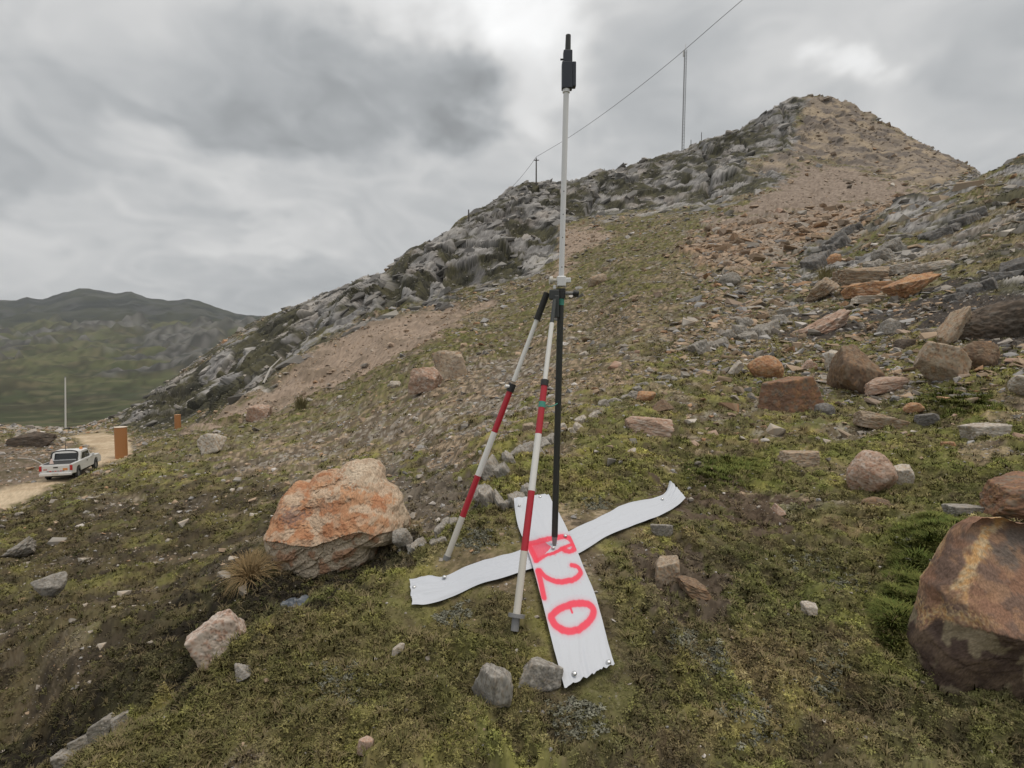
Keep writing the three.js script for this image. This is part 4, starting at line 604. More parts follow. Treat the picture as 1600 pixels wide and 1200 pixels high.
{
  const chips = [[], [], [], []], geos = [plainRock(501, 11, 0.6), plainRock(502, 11, 0.34), plainRock(503, 10, 0.55), plainRock(504, 12, 0.26)];
  for (let n = 0, tries = 0; n < 75000 && tries < 900000; tries++) {
    const k = sample(), x = pos[k * 3], y = pos[k * 3 + 1], z = pos[k * 3 + 2], d = -z; if (d < 1.2 || rndS() > stoneOf[k] * (d > 6 ? 0.9 : 0.5) || kindOf[k] === 3 || (d < 6 && crossDistance(x, z) < 0.14)) continue;
    const px = 1.5 * Math.pow(1 - rndS() * 0.987, stoneOf[k] > 0.74 || (kindOf[k] === 1 && d < 50) ? -0.62 : -0.52), s = Math.min(px, 22) * d / FOCAL * (d < 4 ? 0.75 : 1), a = rndS(), b = rndS(), t = 0.72 + 0.5 * rndS(), w = rndS(), base = kindOf[k] === 1 ? mix3(C.grey, C.stone, w) : kindOf[k] === 2 ? mix3(C.tan, w < 0.12 ? C.orange : w < 0.5 ? C.stone : C.pink, rndS()) : w < 0.35 ? C.stone : w < 0.66 ? C.tan : w < 0.88 ? C.grey : w < 0.97 ? [0.46, 0.43, 0.4] : C.orange;
    chips[Math.floor(rndS() * 4)].push([x, y + s * 0.08, z, s, s * (0.7 + 0.6 * a), s * (0.7 + 0.6 * b), (a - 0.5) * 0.9, rndS() * 6.3, (b - 0.5) * 0.9, base[0] * t * 1.25, base[1] * t * 1.25, base[2] * t * 1.25]); n++;
  }
  chips.forEach((l, i) => many('gravel', geos[i], tintMat, l));
  const heap = [[], []];
  for (let n = 0, tries = 0; n < 620 && tries < 60000; tries++) {
    const u = 1080 + 560 * rndS(), v = 375 + 260 * rndS(), q = inside('rocky', u, v); if (q < -14 || rndS() > 0.45 + 0.55 * sstep(-0.1, 0.3, fbm2(u / 60, v / 26, 3)) || !FREE(u, v, -3)) continue;
    const g = groundAt(u, v), s = g.d / FOCAL * Math.min(26, 6 * Math.pow(1 - rndS() * 0.95, -0.5)), w = rndS(), t = 0.8 + 0.45 * rndS(), c = w < 0.45 ? C.tan : w < 0.7 ? C.stone : w < 0.85 ? C.grey : w < 0.94 ? C.pink : C.orange;
    heap[n % 2].push([g.pos.x, g.pos.y + s * 0.05, g.pos.z, s * 1.25, s * (0.7 + 0.5 * rndS()), s, (rndS() - 0.5) * 0.7, rndS() * 6.3, (rndS() - 0.3) * 0.9, c[0] * t * 1.15, c[1] * t * 1.15, c[2] * t * 1.15]); n++;
  }
  heap.forEach((l, i) => many('rubble', [plainRock(521, 15, 0.55), plainRock(522, 14, 0.34)][i], tintMat, l));
  // joint blocks of the crags, lying along the bedding
  const slabs = [[], [], []], sg = [plainRock(511, 15, 0.5), plainRock(512, 14, 0.3), plainRock(513, 13, 0.42)];
  for (let n = 0, tries = 0; n < 1500 && tries < 900000; tries++) {
    const k = sample(); if (kindOf[k] !== 1 && !(kindOf[k] === 2 && -pos[k * 3 + 2] > 95 && vegOf[k] < 0.01 && stoneOf[k] < 0.09)) continue; const x = pos[k * 3], y = pos[k * 3 + 1], z = pos[k * 3 + 2], d = -z, s = d / FOCAL * (kindOf[k] === 2 ? 2.2 : 8) * Math.min(d > 50 ? 2.6 : 9, Math.pow(1 - rndS() * 0.96, -0.5)), a = rndS(), b = rndS(), q = [col[k * 3], col[k * 3 + 1], col[k * 3 + 2]]; if (Math.max(...q) < 0.1 || (kindOf[k] === 1 && d > 50 && rndS() > 0.3)) continue;
    const g0 = kindOf[k] === 2 ? mix3(q, C.tan, rndS() * 0.6) : mix3(q, mix3(C.grey, [0.4, 0.38, 0.35], rndS() ** 2), 0.7), t = 0.72 + 0.5 * rndS(); slabs[Math.floor(rndS() * 3)].push([x, y - s * 0.1, z, s * 1.3, s * (0.8 + 0.5 * a), s, -0.1 + (a - 0.5) * 0.7, 0.35 + (b - 0.5) * 1.4, 0.42 + (rndS() - 0.5) * 0.6, g0[0] * t, g0[1] * t, g0[2] * t]); n++;
  }
  slabs.forEach((l, i) => many('crag_blocks', sg[i], tintMat, l));
}
const leafMat = new THREE.MeshPhysicalMaterial({ roughness: 0.95, specularIntensity: 0.12, side: THREE.DoubleSide });
function clump(seed, n, leaf, flat) { // a cushion of small leaves, unit radius
  const r = rng(seed), P = [], N = [];
  for (let i = 0; i < n; i++) {
    const a = r() * 6.283, e = Math.acos(1 - r() * 0.95), rr = 0.55 + 0.45 * r(), dir = new THREE.Vector3(Math.sin(e) * Math.cos(a), Math.cos(e) * flat, Math.sin(e) * Math.sin(a)), c = dir.clone().multiplyScalar(rr);
    const t1 = new THREE.Vector3(r() - 0.5, r() - 0.5, r() - 0.5).normalize(), tip = dir.clone().normalize().multiplyScalar(0.75).add(t1.clone().multiplyScalar(0.7)).normalize(), s = new THREE.Vector3().crossVectors(tip, t1).normalize().multiplyScalar(leaf * 0.38), L = leaf * (0.7 + 0.6 * r());
    const nn = new THREE.Vector3().crossVectors(s, tip).normalize(); if (nn.y < 0) nn.negate(); nn.multiplyScalar(0.6).add(dir).normalize();
    for (const q of [c.clone().add(s), c.clone().sub(s), c.clone().add(tip.multiplyScalar(L))]) { P.push(q.x, q.y, q.z); N.push(nn.x, nn.y, nn.z); }
  }
  const g = new THREE.BufferGeometry(); g.setAttribute('position', new THREE.Float32BufferAttribute(P, 3)); g.setAttribute('normal', new THREE.Float32BufferAttribute(N, 3)); return g;
}
function blades(seed, n, spread, lean, wide, droop = 0.5) { // a tuft of blades of unit height
  const r = rng(seed), P = [], N = [], up = new THREE.Vector3();
  for (let i = 0; i < n; i++) {
    const a = r() * 6.283, q = Math.sqrt(r()) * spread, bx = Math.cos(a) * q, bz = Math.sin(a) * q, o = a + (r() - 0.5) * 1.6, ln = lean * (0.3 + r()), h = 0.55 + 0.45 * r(), w = wide * (0.6 + 0.8 * r()), sx = -Math.sin(o) * w, sz = Math.cos(o) * w, pt = (t) => [bx + Math.cos(o) * ln * t * t, h * (t - droop * ln * t * t * t), bz + Math.sin(o) * ln * t * t];
    const seg = [0, 0.4, 0.75, 1].map(pt); up.set(Math.cos(o) * 0.3, 1, Math.sin(o) * 0.3).normalize();
    for (let k = 0; k < 3; k++) { const [A, B] = [seg[k], seg[k + 1]], wa = 1 - k * 0.3, wb = k === 2 ? 0 : 1 - (k + 1) * 0.3, v = [[A[0] - sx * wa, A[1], A[2] - sz * wa], [A[0] + sx * wa, A[1], A[2] + sz * wa], [B[0] + sx * wb, B[1], B[2] + sz * wb], [B[0] - sx * wb, B[1], B[2] - sz * wb]]; for (const j of k === 2 ? [0, 1, 2] : [0, 1, 2, 0, 2, 3]) { P.push(...v[j]); N.push(up.x, up.y, up.z); } }
  }
  const g = new THREE.BufferGeometry(); g.setAttribute('position', new THREE.Float32BufferAttribute(P, 3)); g.setAttribute('normal', new THREE.Float32BufferAttribute(N, 3)); return g;
}
{
  const lists = [[], [], []], tufts = [[], []];
  for (let n = 0, tries = 0; n < 125000 && tries < 1500000; tries++) {
    const k = sample(), x = pos[k * 3], y = pos[k * 3 + 1], z = pos[k * 3 + 2], d = -z; if (d < 0.7 || d > 70 || rndS() > vegOf[k] || kindOf[k] === 3) continue; const cd = d < 6 ? crossDistance(x, z) : 9; if (cd < 0.075) continue;
    const s = (0.006 + 0.0031 * Math.min(d, 14) + 0.0012 * d) * (0.6 + 1.1 * rndS() ** 2) * (cd < 0.2 ? 0.5 : 1), t = 0.85 + 0.3 * rndS(), w = rndS(), c0 = [col[k * 3], col[k * 3 + 1], col[k * 3 + 2]], c = w < 0.08 ? mix3(c0, C.lime, 0.35) : w < 0.2 ? mix3(c0, C.brown, 0.4) : w < 0.25 ? mix3(c0, C.straw, 0.45) : w < 0.29 ? mix3(c0, C.green, 0.4) : c0;
    lists[Math.floor(rndS() * 3)].push([x, y - s * 0.34, z, s, s * (0.6 + 0.6 * rndS()), s, nor[k * 3 + 2] * 0.7, rndS() * 6.3, -nor[k * 3] * 0.7, c[0] * t * 1.7, c[1] * t * 1.74, c[2] * t * 1.62]); n++;
    if (rndS() < 0.16 && cd > 0.2) { const h = (0.016 + 0.006 * Math.min(d, 12)) * (0.5 + rndS()), g = mix3(c, rndS() < 0.5 ? C.straw : C.olive, 0.6); tufts[Math.floor(rndS() * 2)].push([x, y, z, h * 1.2, h, h * 1.2, 0, rndS() * 6.3, 0, g[0] * t, g[1] * t, g[2] * t]); }
  }
  lists.forEach((l, i) => many('moss', clump(900 + i, 60, [0.34, 0.42, 0.28][i], [0.75, 0.65, 0.85][i]), leafMat, l));
  tufts.forEach((l, i) => many('grass', blades(920 + i, 12, 0.35, 0.7, 0.05), leafMat, l));
  // soft green grass by the rocks and pale silvery rosettes in the moss: [u, v, across, up, how many]
  const green = [[[], []], [[], []]], soft = [[1492, 628, 62, 24, 900], [1130, 742, 66, 24, 900], [1448, 905, 62, 100, 2600], [1405, 985, 36, 50, 700], [1540, 640, 50, 14, 300], [1470, 832, 50, 26, 700]];
  for (const [cu, cv, ru, rv, n] of soft) for (let i = 0; i < n; i++) { const a = rndS() * 6.283, q = Math.sqrt(rndS()), g = groundAt(cu + Math.cos(a) * q * ru, cv + Math.sin(a) * q * rv), h = 0.05 * (0.5 + rndS()) * (1.15 - q * 0.6) * (g.d > 5 ? 1.5 : 1), t = 0.75 + 0.5 * rndS(), c = mix3([0.09, 0.125, 0.032], [0.17, 0.17, 0.05], rndS()); green[0][i % 2].push([g.pos.x, g.pos.y - 0.004, g.pos.z, h * 1.4, h, h * 1.4, 0, rndS() * 6.3, 0, c[0] * t, c[1] * t, c[2] * t]); }
  green[0].forEach((l, i) => many('grass', blades(930 + i, 16, 0.5, 0.75, 0.035), leafMat, l));
  const silver = [], spots = [[1262, 876, 40, 26], [1320, 915, 42, 34], [1070, 1012, 22, 30], [1300, 1050, 40, 34], [1120, 1040, 26, 30], [740, 845, 40, 20], [930, 790, 30, 12], [1420, 880, 20, 20], [520, 1080, 60, 50], [900, 1120, 60, 40], [700, 960, 40, 30], [1180, 1120, 60, 50]];
  for (const [cu, cv, ru, rv] of spots) for (let i = 0; i < 130; i++) { const g = groundAt(cu + (rndS() + rndS() - 1) * ru, cv + (rndS() + rndS() - 1) * rv); if (onCross(g.pos, 0.14)) continue; const s = 0.011 * (0.6 + 0.9 * rndS()), t = 0.75 + 0.5 * rndS(); silver.push([g.pos.x, g.pos.y + 0.002, g.pos.z, s, s * 0.7, s, 0, rndS() * 6.3, 0, 0.25 * t, 0.25 * t, 0.195 * t]); }
  many('silvery_herb', clump(940, 30, 0.7, 0.6), leafMat, silver);
}
function tussock(name, u, v, h, n, col0, label, o) {
  const g = groundAt(u, v), geo = blades(o.seed, n, o.spread, o.lean, o.wide, o.droop); geo.computeVertexNormals(); const m = mesh(name, geo, new THREE.MeshPhysicalMaterial({ color: new THREE.Color().setRGB(...col0), roughness: 0.9, specularIntensity: 0.2, side: THREE.DoubleSide }));
  m.scale.set(h, h, h); m.position.copy(g.pos); m.rotation.set(o.rx ?? 0, 0, o.rz ?? 0); tag(m, label, o.cat); return m;
}
tussock('grass_tussock', 392, 912, 0.25, 420, [0.26, 0.185, 0.095], 'straw coloured grass tussock drooping beside the big orange boulder', { seed: 61, spread: 0.3, lean: 0.75, wide: 0.011, droop: 0.75, cat: 'grass tussock', rx: 0.35 });
tussock('bush', 470, 640, 0.8, 150, [0.19, 0.165, 0.085], 'small dark upright bush at the foot of the scree', { seed: 62, spread: 0.26, lean: 0.3, wide: 0.02, droop: 0.3, cat: 'bush' });
tussock('grass_tussock', 1290, 437, 0.75, 170, [0.24, 0.21, 0.1], 'olive grass clump below the small bright orange rock', { seed: 63, spread: 0.4, lean: 0.5, wide: 0.018, droop: 0.5, cat: 'grass tussock' });
// ---------------------------------------------------------------- the survey pole on its two striped legs
const V3 = (x, y, z) => new THREE.Vector3(x, y, z);
function rod(a, b, ra, rb = ra, seg = 20) { const g = new THREE.CylinderGeometry(rb, ra, a.distanceTo(b), seg, 1), m = new THREE.Matrix4(), q = new THREE.Quaternion().setFromUnitVectors(V3(0, 1, 0), b.clone().sub(a).normalize()); m.compose(a.clone().add(b).multiplyScalar(0.5), q, V3(1, 1, 1)); return g.applyMatrix4(m); }
function wire(points, r, seg = 60) { return new THREE.TubeGeometry(new THREE.CatmullRomCurve3(points), seg, r, 8); }
const M = { white: mat([0.72, 0.71, 0.68], 0.45), red: mat([0.42, 0.016, 0.03], 0.4), black: mat([0.018, 0.018, 0.018], 0.55), carbon: mat([0.028, 0.03, 0.026], 0.5), alu: mat([0.72, 0.72, 0.72], 0.4, { metalness: 0.12 }), navy: mat([0.028, 0.034, 0.05], 0.5), cable: mat([0.05, 0.055, 0.055], 0.6), grip: mat([0.03, 0.03, 0.026], 0.85), green: mat([0.06, 0.26, 0.2], 0.7), grey: mat([0.2, 0.2, 0.2], 0.5), steel: mat([0.6, 0.6, 0.6], 0.25, { metalness: 0.9 }), dirty: mat([0.58, 0.55, 0.49], 0.6) };
{
  const foot = groundAt(866, 862), D = foot.d, base = at(866, 862, D), onPole = (v) => at(866 + (862 - v) / 807 * 21, v, D).sub(base);
  const pole = thing('survey_pole', 'tall survey pole, black below and white above, standing on two red and white legs', 'survey pole', base);
  const add = (name, g, m, parent = pole) => mesh(name, g, m, parent);
  const lower = add('lower_pole', rod(onPole(838), onPole(452), 0.0162), M.carbon); add('pole_point', rod(onPole(866), onPole(838), 0.004, 0.0155), M.grey); add('tape', rod(onPole(477), onPole(467), 0.0172), M.green, lower);
  const upper = add('upper_pole', rod(onPole(446), onPole(138), 0.0136), M.alu);
  for (const v of [300, 336, 372, 418]) { const p = onPole(v); add('hole', rod(p.clone().add(V3(0, 0, 0.0125)), p.clone().add(V3(0, 0, 0.0142)), 0.0028, 0.0028, 10), M.black, upper); }
  // clamp where the two halves meet
  const c = onPole(440), head = add('clamp', new RoundedBoxGeometry(0.044, 0.052, 0.044, 3, 0.006).translate(c.x, c.y, c.z), M.alu); add('flange', new RoundedBoxGeometry(0.03, 0.024, 0.03, 2, 0.004).translate(c.x + 0.033, c.y + 0.006, c.z), M.alu, head);
  add('knob', mergeGeometries([rod(c.clone().add(V3(-0.02, 0.006, 0)), c.clone().add(V3(-0.045, 0.006, 0.002)), 0.009), rod(c.clone().add(V3(-0.045, 0.006, 0.002)), c.clone().add(V3(-0.06, 0.006, 0.004)), 0.021, 0.019)]), M.dirty, head); add('lug', new RoundedBoxGeometry(0.014, 0.02, 0.02, 2, 0.003).translate(c.x - 0.034, c.y - 0.028, c.z), M.alu, head);
  const k = onPole(458), coll = add('collar', rod(k.clone().add(V3(0, -0.026, 0)), k.clone().add(V3(0, 0.022, 0)), 0.023), M.black); add('arm', rod(k.clone().add(V3(0.015, 0, 0)), k.clone().add(V3(0.062, -0.001, 0)), 0.009), M.grey, coll); add('knob', rod(k.clone().add(V3(0.062, -0.001, 0)), k.clone().add(V3(0.09, -0.004, 0.004)), 0.017, 0.016), M.black, coll);
  add('bracket', mergeGeometries([new RoundedBoxGeometry(0.05, 0.05, 0.03, 2, 0.006).translate(k.x - 0.035, k.y - 0.01, k.z + 0.015), new RoundedBoxGeometry(0.024, 0.11, 0.026, 2, 0.005).translate(k.x - 0.024, k.y - 0.07, k.z + 0.024)]), M.cable, coll);
  // instrument on top
  const cen = (v, dx = 0) => onPole(v).add(V3(dx, 0, 0)), box = (v0, v1, w, d, dx, dz = 0) => { const a = cen(v0), b = cen(v1); return new RoundedBoxGeometry(w, a.distanceTo(b), d, 3, 0.005).translate((a.x + b.x) / 2 + dx, (a.y + b.y) / 2, a.z + dz); };
  const body = add('instrument', box(140, 98, 0.052, 0.042, 0.002), M.navy); add('neck', box(99, 80, 0.044, 0.038, 0.003), M.navy, body); add('battery', box(137, 98, 0.019, 0.034, 0.036), M.navy, body); add('antenna', rod(cen(80, 0.003), cen(55, 0.003), 0.0142, 0.0126), M.carbon, body); add('switch', rod(cen(93, -0.018), cen(93, -0.033), 0.0045), M.black, body); add('lip', rod(cen(145), cen(138), 0.018), M.alu, body);
  // legs
  const along = (A, T) => (v) => { let a = 0, b = 1; for (let i = 0; i < 30; i++) { const m = (a + b) / 2, p = A.clone().lerp(T, m).add(base), t = (p.y - EYE) / -p.z; if (rowOf(t) > v) a = m; else b = m; } return A.clone().lerp(T, (a + b) / 2); };
  const g1 = groundAt(697, 873), A1 = at(697, 875, g1.d).sub(base), T1 = at(855, 457, D + 0.03).sub(base), L1 = along(A1, T1), g2 = groundAt(804, 984), A2 = at(804, 986, g2.d).sub(base), T2 = at(867, 466, D - 0.035).sub(base), L2 = along(A2, T2);
  const leg1 = add('leg', rod(L1(596), L1(498), 0.0112), M.white);
  for (const [n, a, b, r, m] of [['foot', 877, 868, 0.019, M.grey], ['white_band', 868, 807, 0.0152, M.dirty], ['red_band', 807, 743, 0.0153, M.red], ['white_band', 743, 675, 0.0152, M.white], ['red_band', 675, 612, 0.0153, M.red], ['collar', 612, 600, 0.0192, M.black], ['grip', 500, 458, 0.0165, M.grip]]) add(n, rod(L1(a), L1(b), r), m, leg1);
  const q1 = L1(605); add('knob', rod(q1.clone().add(V3(-0.012, 0.004, 0.008)), q1.clone().add(V3(-0.032, 0.006, 0.014)), 0.009), M.alu, leg1);
  const leg2 = add('leg', rod(L2(594), L2(505), 0.0112), M.white);
  for (const [n, a, b, r, m] of [['foot', 986, 964, 0.0165, M.grey], ['tread', 965, 959, 0.034, M.grey], ['white_band', 959, 861, 0.0152, M.dirty], ['red_band', 861, 767, 0.0153, M.red], ['white_band', 767, 678, 0.0152, M.white], ['red_band', 678, 602, 0.0153, M.red], ['collar', 603, 594, 0.0185, M.black], ['tape', 637, 628, 0.0162, M.green], ['fork', 507, 468, 0.0095, M.cable]]) add(n, rod(L2(a), L2(b), r), m, leg2);
  const w0 = L2(632), w1 = onPole(630); add('cord', wire([w0, w0.clone().lerp(w1, 0.5).add(V3(0, -0.012, 0.01)), w1], 0.0028, 16), M.green, leg2);
}
{ // the cloth cross
  const rows = [[[[803, 791], [857, 780]], [[809, 828], [876, 815]], [[824, 868], [893, 851]], [[834, 902], [907, 883]], [[850, 962], [931, 944]], [[866, 1028], [948, 1008]], [[882, 1088], [960, 1052]]],
    [[[640, 912], [644, 954]], [[668, 906], [664, 952]], [[690, 908], [700, 940]], [[726, 891], [742, 922]], [[772, 876], [780, 911]], [[815, 864], [834, 894]], [[850, 851], [868, 883]], [[884, 838], [903, 871]], [[945, 808], [955, 840]], [[984, 790], [1004, 821]], [[1033, 779], [1044, 803]], [[1046, 764], [1071, 785]]]];
  const W = 384, H = 1536, cv = document.createElement('canvas'); cv.width = W; cv.height = H; const cx = cv.getContext('2d'); cx.fillStyle = '#bcc0c7'; cx.fillRect(0, 0, W, H);
  const strokes = [[12, [0.094, 0.3064, 0.424, 0.2994, 0.699, 0.3104, 0.914, 0.3129, 1.0, 0.3603, 0.982, 0.4202, 0.83, 0.4422, 0.713, 0.3954]], [10, [0.06, 0.3208, 0.083, 0.3699, 0.098, 0.45]], [9, [0.098, 0.45, 0.294, 0.4182, 0.524, 0.4138, 0.775, 0.3907, 0.938, 0.385]], [9, [0.066, 0.5118, 0.07, 0.5592, 0.051, 0.6248]], [8, [0.104, 0.5138, 0.156, 0.5443, 0.279, 0.5699, 0.489, 0.5862, 0.697, 0.5858, 0.852, 0.5717, 0.908, 0.5554, 0.884, 0.5323, 0.77, 0.5209]], [11, [0.092, 0.7038, 0.249, 0.6857, 0.421, 0.6758, 0.666, 0.677, 0.844, 0.6931, 0.897, 0.719, 0.809, 0.7509, 0.634, 0.7733, 0.408, 0.7877, 0.241, 0.7744, 0.116, 0.7454, 0.083, 0.711]], [3, [0.468, 0.6882, 0.479, 0.7093]]];
  const pathOf = (p) => { const n = p.length / 2, P = (i) => [p[2 * i] * W, p[2 * i + 1] * H]; cx.beginPath(); cx.moveTo(...P(0)); for (let i = 1; i < n - 1; i++) { const a = P(i), b = P(i + 1); cx.quadraticCurveTo(a[0], a[1], (a[0] + b[0]) / 2, (a[1] + b[1]) / 2); } cx.lineTo(...P(n - 1)); };
  cx.lineCap = cx.lineJoin = 'round'; const rs = rng(9);
  for (const [w, p] of strokes) for (const [k, a] of [[2.5, 0.025], [1.9, 0.04], [1.5, 0.08], [1.2, 0.22], [1.0, 0.7], [0.75, 0.5]]) { cx.strokeStyle = `rgba(224,48,72,${a})`; cx.lineWidth = w * 5 * k * 0.8; pathOf(p); cx.stroke(); }
  cx.fillStyle = 'rgba(224,48,72,0.72)'; cx.beginPath(); cx.moveTo(0.04 * W, 0.305 * H); cx.lineTo(0.4 * W, 0.31 * H); cx.lineTo(0.5 * W, 0.36 * H); cx.lineTo(0.3 * W, 0.41 * H); cx.lineTo(0.1 * W, 0.44 * H); cx.fill();
  for (let i = 0; i < 130; i++) { const x = rs() * W, y = (0.3 + 0.15 * rs()) * H; cx.strokeStyle = rs() < 0.5 ? 'rgba(205,40,62,0.35)' : 'rgba(250,120,135,0.3)'; cx.lineWidth = 2 + 4 * rs(); cx.beginPath(); cx.moveTo(x, y); cx.lineTo(x + 10 * (rs() - 0.5), y + 40 * (rs() - 0.5)); if (Math.abs(y / H - 0.37) > 0.02 || x < W * 0.4) cx.stroke(); }
  for (let i = 0; i < 900; i++) { cx.fillStyle = `rgba(120,112,98,${0.03 + 0.05 * rs()})`; cx.fillRect(rs() * W, rs() * H, 1 + 5 * rs(), 1 + 12 * rs()); }
  for (let i = 0; i < 500; i++) { const d = strokes[Math.floor(rs() * 6)][1], j = Math.floor(rs() * (d.length / 2 - 1)) * 2, f = rs(); cx.fillStyle = 'rgba(224,48,72,0.5)'; cx.beginPath(); cx.arc(lerp(d[j], d[j + 2], f) * W + (rs() + rs() - 1) * 60, lerp(d[j + 1], d[j + 3], f) * H + (rs() + rs() - 1) * 60, 0.6 + 1.2 * rs(), 0, 7); cx.fill(); }
  const tex = new THREE.CanvasTexture(cv); tex.colorSpace = THREE.SRGBColorSpace; tex.flipY = false;
  const mats = [new THREE.MeshPhysicalMaterial({ map: tex, roughness: 0.6, side: THREE.DoubleSide, sheen: 0.3 }), new THREE.MeshPhysicalMaterial({ color: new THREE.Color().setRGB(0.5, 0.525, 0.57), roughness: 0.6, side: THREE.DoubleSide, sheen: 0.3 })];
  const o = groundAt(866, 862).pos, cross = thing('cloth_cross', 'white cloth cross pegged on the moss with red sprayed figures, under the pole', 'ground marker', o), flat = (u, v) => { const h = hitRow(u, v); return V3(...basePoint(h.u, h.w)); };
  rows.forEach((sec, which) => {
    const NA = which ? 28 : 30, NT = which ? 240 : 220, lift = which ? 0.018 : 0.032, left = new THREE.CatmullRomCurve3(sec.map((s) => flat(...s[0]))), right = new THREE.CatmullRomCurve3(sec.map((s) => flat(...s[1]))), P = [], U = [], idx = [];
    for (let j = 0; j <= NT; j++) { const t = j / NT, L = left.getPoint(t), R = right.getPoint(t); for (let i = 0; i <= NA; i++) {
      const s = i / NA, p = L.clone().lerp(R, s), end = Math.min(t, 1 - t), pinch = Math.exp(-end * 14), e = which ? 1.7 : 0.6;
      const fold = 0.0065 * (0.35 + pinch + (which ? 0.5 : 0.25)) * (1 - Math.abs(n2(s * 5.5 + 0.6 * n2(t * 3, which), t * e + which * 9))) + 0.0016 * n2(s * 14 + 3 * t, t * 2.5 + 4) * (0.4 + pinch) + 0.0015 * n2(s * 3, t * 5 + which * 5);
      const sag = 0.008 * fbm2(p.x * 2.2, p.z * 2.2, 2), edge = Math.max(0, Math.abs(s - 0.5) - 0.4) * 10;
      let y = lift + fold + sag - 0.004 * edge * (0.6 + 0.4 * n2(t * 8, which * 3 + (s > 0.5 ? 9 : 0)));
      if (which && t > 0.955) y += 0.035 * ((t - 0.955) / 0.045) ** 2 * (1.3 - s); if (!which && t < 0.05) y += 0.02 * (1 - t / 0.05) ** 2 * (1 - s);
      const fray = (t === 0 || t === 1 ? 0.003 * n2(s * 3.5, which + t * 4) : 0) , along = R.clone().sub(L).normalize(); p.x += along.z * fray; p.z -= along.x * fray;
      P.push(p.x - o.x, p.y + y - o.y, p.z - o.z); U.push(s, t); } }
    for (let j = 0; j < NT; j++) for (let i = 0; i < NA; i++) { const a = j * (NA + 1) + i; idx.push(a, a + NA + 1, a + 1, a + 1, a + NA + 1, a + NA + 2); }
    const g = new THREE.BufferGeometry(); g.setAttribute('position', new THREE.Float32BufferAttribute(P, 3)); g.setAttribute('uv', new THREE.Float32BufferAttribute(U, 2)); g.setIndex(idx); g.computeVertexNormals();
    const strip = mesh('cloth_strip', g, mats[which], cross);
    if (which === 0) strip.userData = { label: 'strip with the red sprayed figures, nearer and upper of the two' };
    const head = new THREE.LatheGeometry([[0, 0.006], [0.005, 0.0052], [0.0085, 0.003], [0.009, 0], [0.0105, -0.002]].map(([x, y]) => new THREE.Vector2(x, y)), 16);
    for (const [s, t] of which ? [[0.12, 0.19], [0.3, 0.905], [0.4, 0.02]] : [[0.12, 0.056], [0.718, 0.02], [0.22, 0.972], [0.89, 0.985], [0.518, 0.384], [0.875, 0.318]]) { const p = left.getPoint(t).lerp(right.getPoint(t), s); const m = mesh('peg', head, M.steel, cross); m.position.set(p.x - o.x, p.y - o.y + lift + 0.012, p.z - o.z); m.rotation.set(0.35, 0, 0.15); }
  });
}
{ // crumpled dark plastic in the ditch
  const h = hitRow(450, 952, 4.0), g = ground(h.u, h.w), p = new THREE.PlaneGeometry(0.36, 0.2, 60, 34).rotateX(-Math.PI / 2), a = p.attributes.position;
  for (let i = 0; i < a.count; i++) { const x = a.getX(i), z = a.getZ(i), e = sstep(0, 0.04, 0.18 - Math.abs(x)) * sstep(0, 0.04, 0.1 - Math.abs(z)); a.setY(i, e * (0.055 * (1 - (x / 0.2) ** 2)) + 0.03 * (1 - Math.abs(n2(x * 14, z * 8 + x * 6))) + 0.012 * n2(x * 40, z * 40)); a.setX(i, x + 0.02 * n2(z * 9, x * 9)); a.setZ(i, z + 0.02 * n2(x * 9 + 4, z * 9)); }
  p.computeVertexNormals(); const m = mesh('plastic_sheet', p, new THREE.MeshPhysicalMaterial({ color: new THREE.Color().setRGB(0.075, 0.088, 0.105), roughness: 0.35, side: THREE.DoubleSide })); m.position.copy(g.pos); m.position.y += 0.015; m.rotation.set(0.25, 0.1, 0.42, 'YXZ'); tag(m, 'crumpled dark grey plastic lying in the ditch below the orange boulder', 'plastic sheet');
}
// ---------------------------------------------------------------- posts, masts and wires
function post(u, v, vTop, width, material, name, label, capMat) {
  const h = hitRow(u, v), g = ground(h.u, h.w), top = at(u, vTop, g.d), r = width / 2 * g.d / FOCAL, t = thing(name, label, 'marker post', g.pos), H = top.y - g.pos.y;
  mesh('casing', new THREE.LatheGeometry([[r * 0.96, -0.1], [r, 0.02], [r, H - 0.02], [r * 0.97, H - 0.008]].map(([x, y]) => new THREE.Vector2(x, y)), 28), material, t);
  mesh('cap', new THREE.LatheGeometry([[0, H + 0.02], [r * 0.9, H + 0.017], [r * 1.04, H + 0.004], [r * 1.04, H - 0.03], [r * 0.99, H - 0.03]].map(([x, y]) => new THREE.Vector2(x, y)), 28), capMat, t); return t;
}
const rustyOrange = mat([0.42, 0.19, 0.07], 0.75);
post(190, 716, 667, 17, rustyOrange, 'marker_post', 'thick orange post with a pale cap on the grass edge beside the white truck', mat([0.66, 0.56, 0.45], 0.6));
post(278, 670, 648, 9, rustyOrange, 'marker_post', 'smaller orange post farther off, where grass edge and scree meet', mat([0.45, 0.24, 0.11], 0.7));
const wood = mat([0.075, 0.065, 0.055], 0.9);
{
  const base = at(102, 656, 68), t = thing('white_pole', 'thin white pole standing alone before the green valley', 'pole', base), top = at(102, 590, 68).sub(base); mesh('shaft', rod(V3(0, -1, 0), top, 0.1, 0.07, 12), M.white, t); mesh('cap', rod(top, top.clone().add(V3(0, 0.12, 0)), 0.09, 0.05, 12), M.grey, t);
}
const wireMat = mat([0.06, 0.06, 0.06], 0.7);
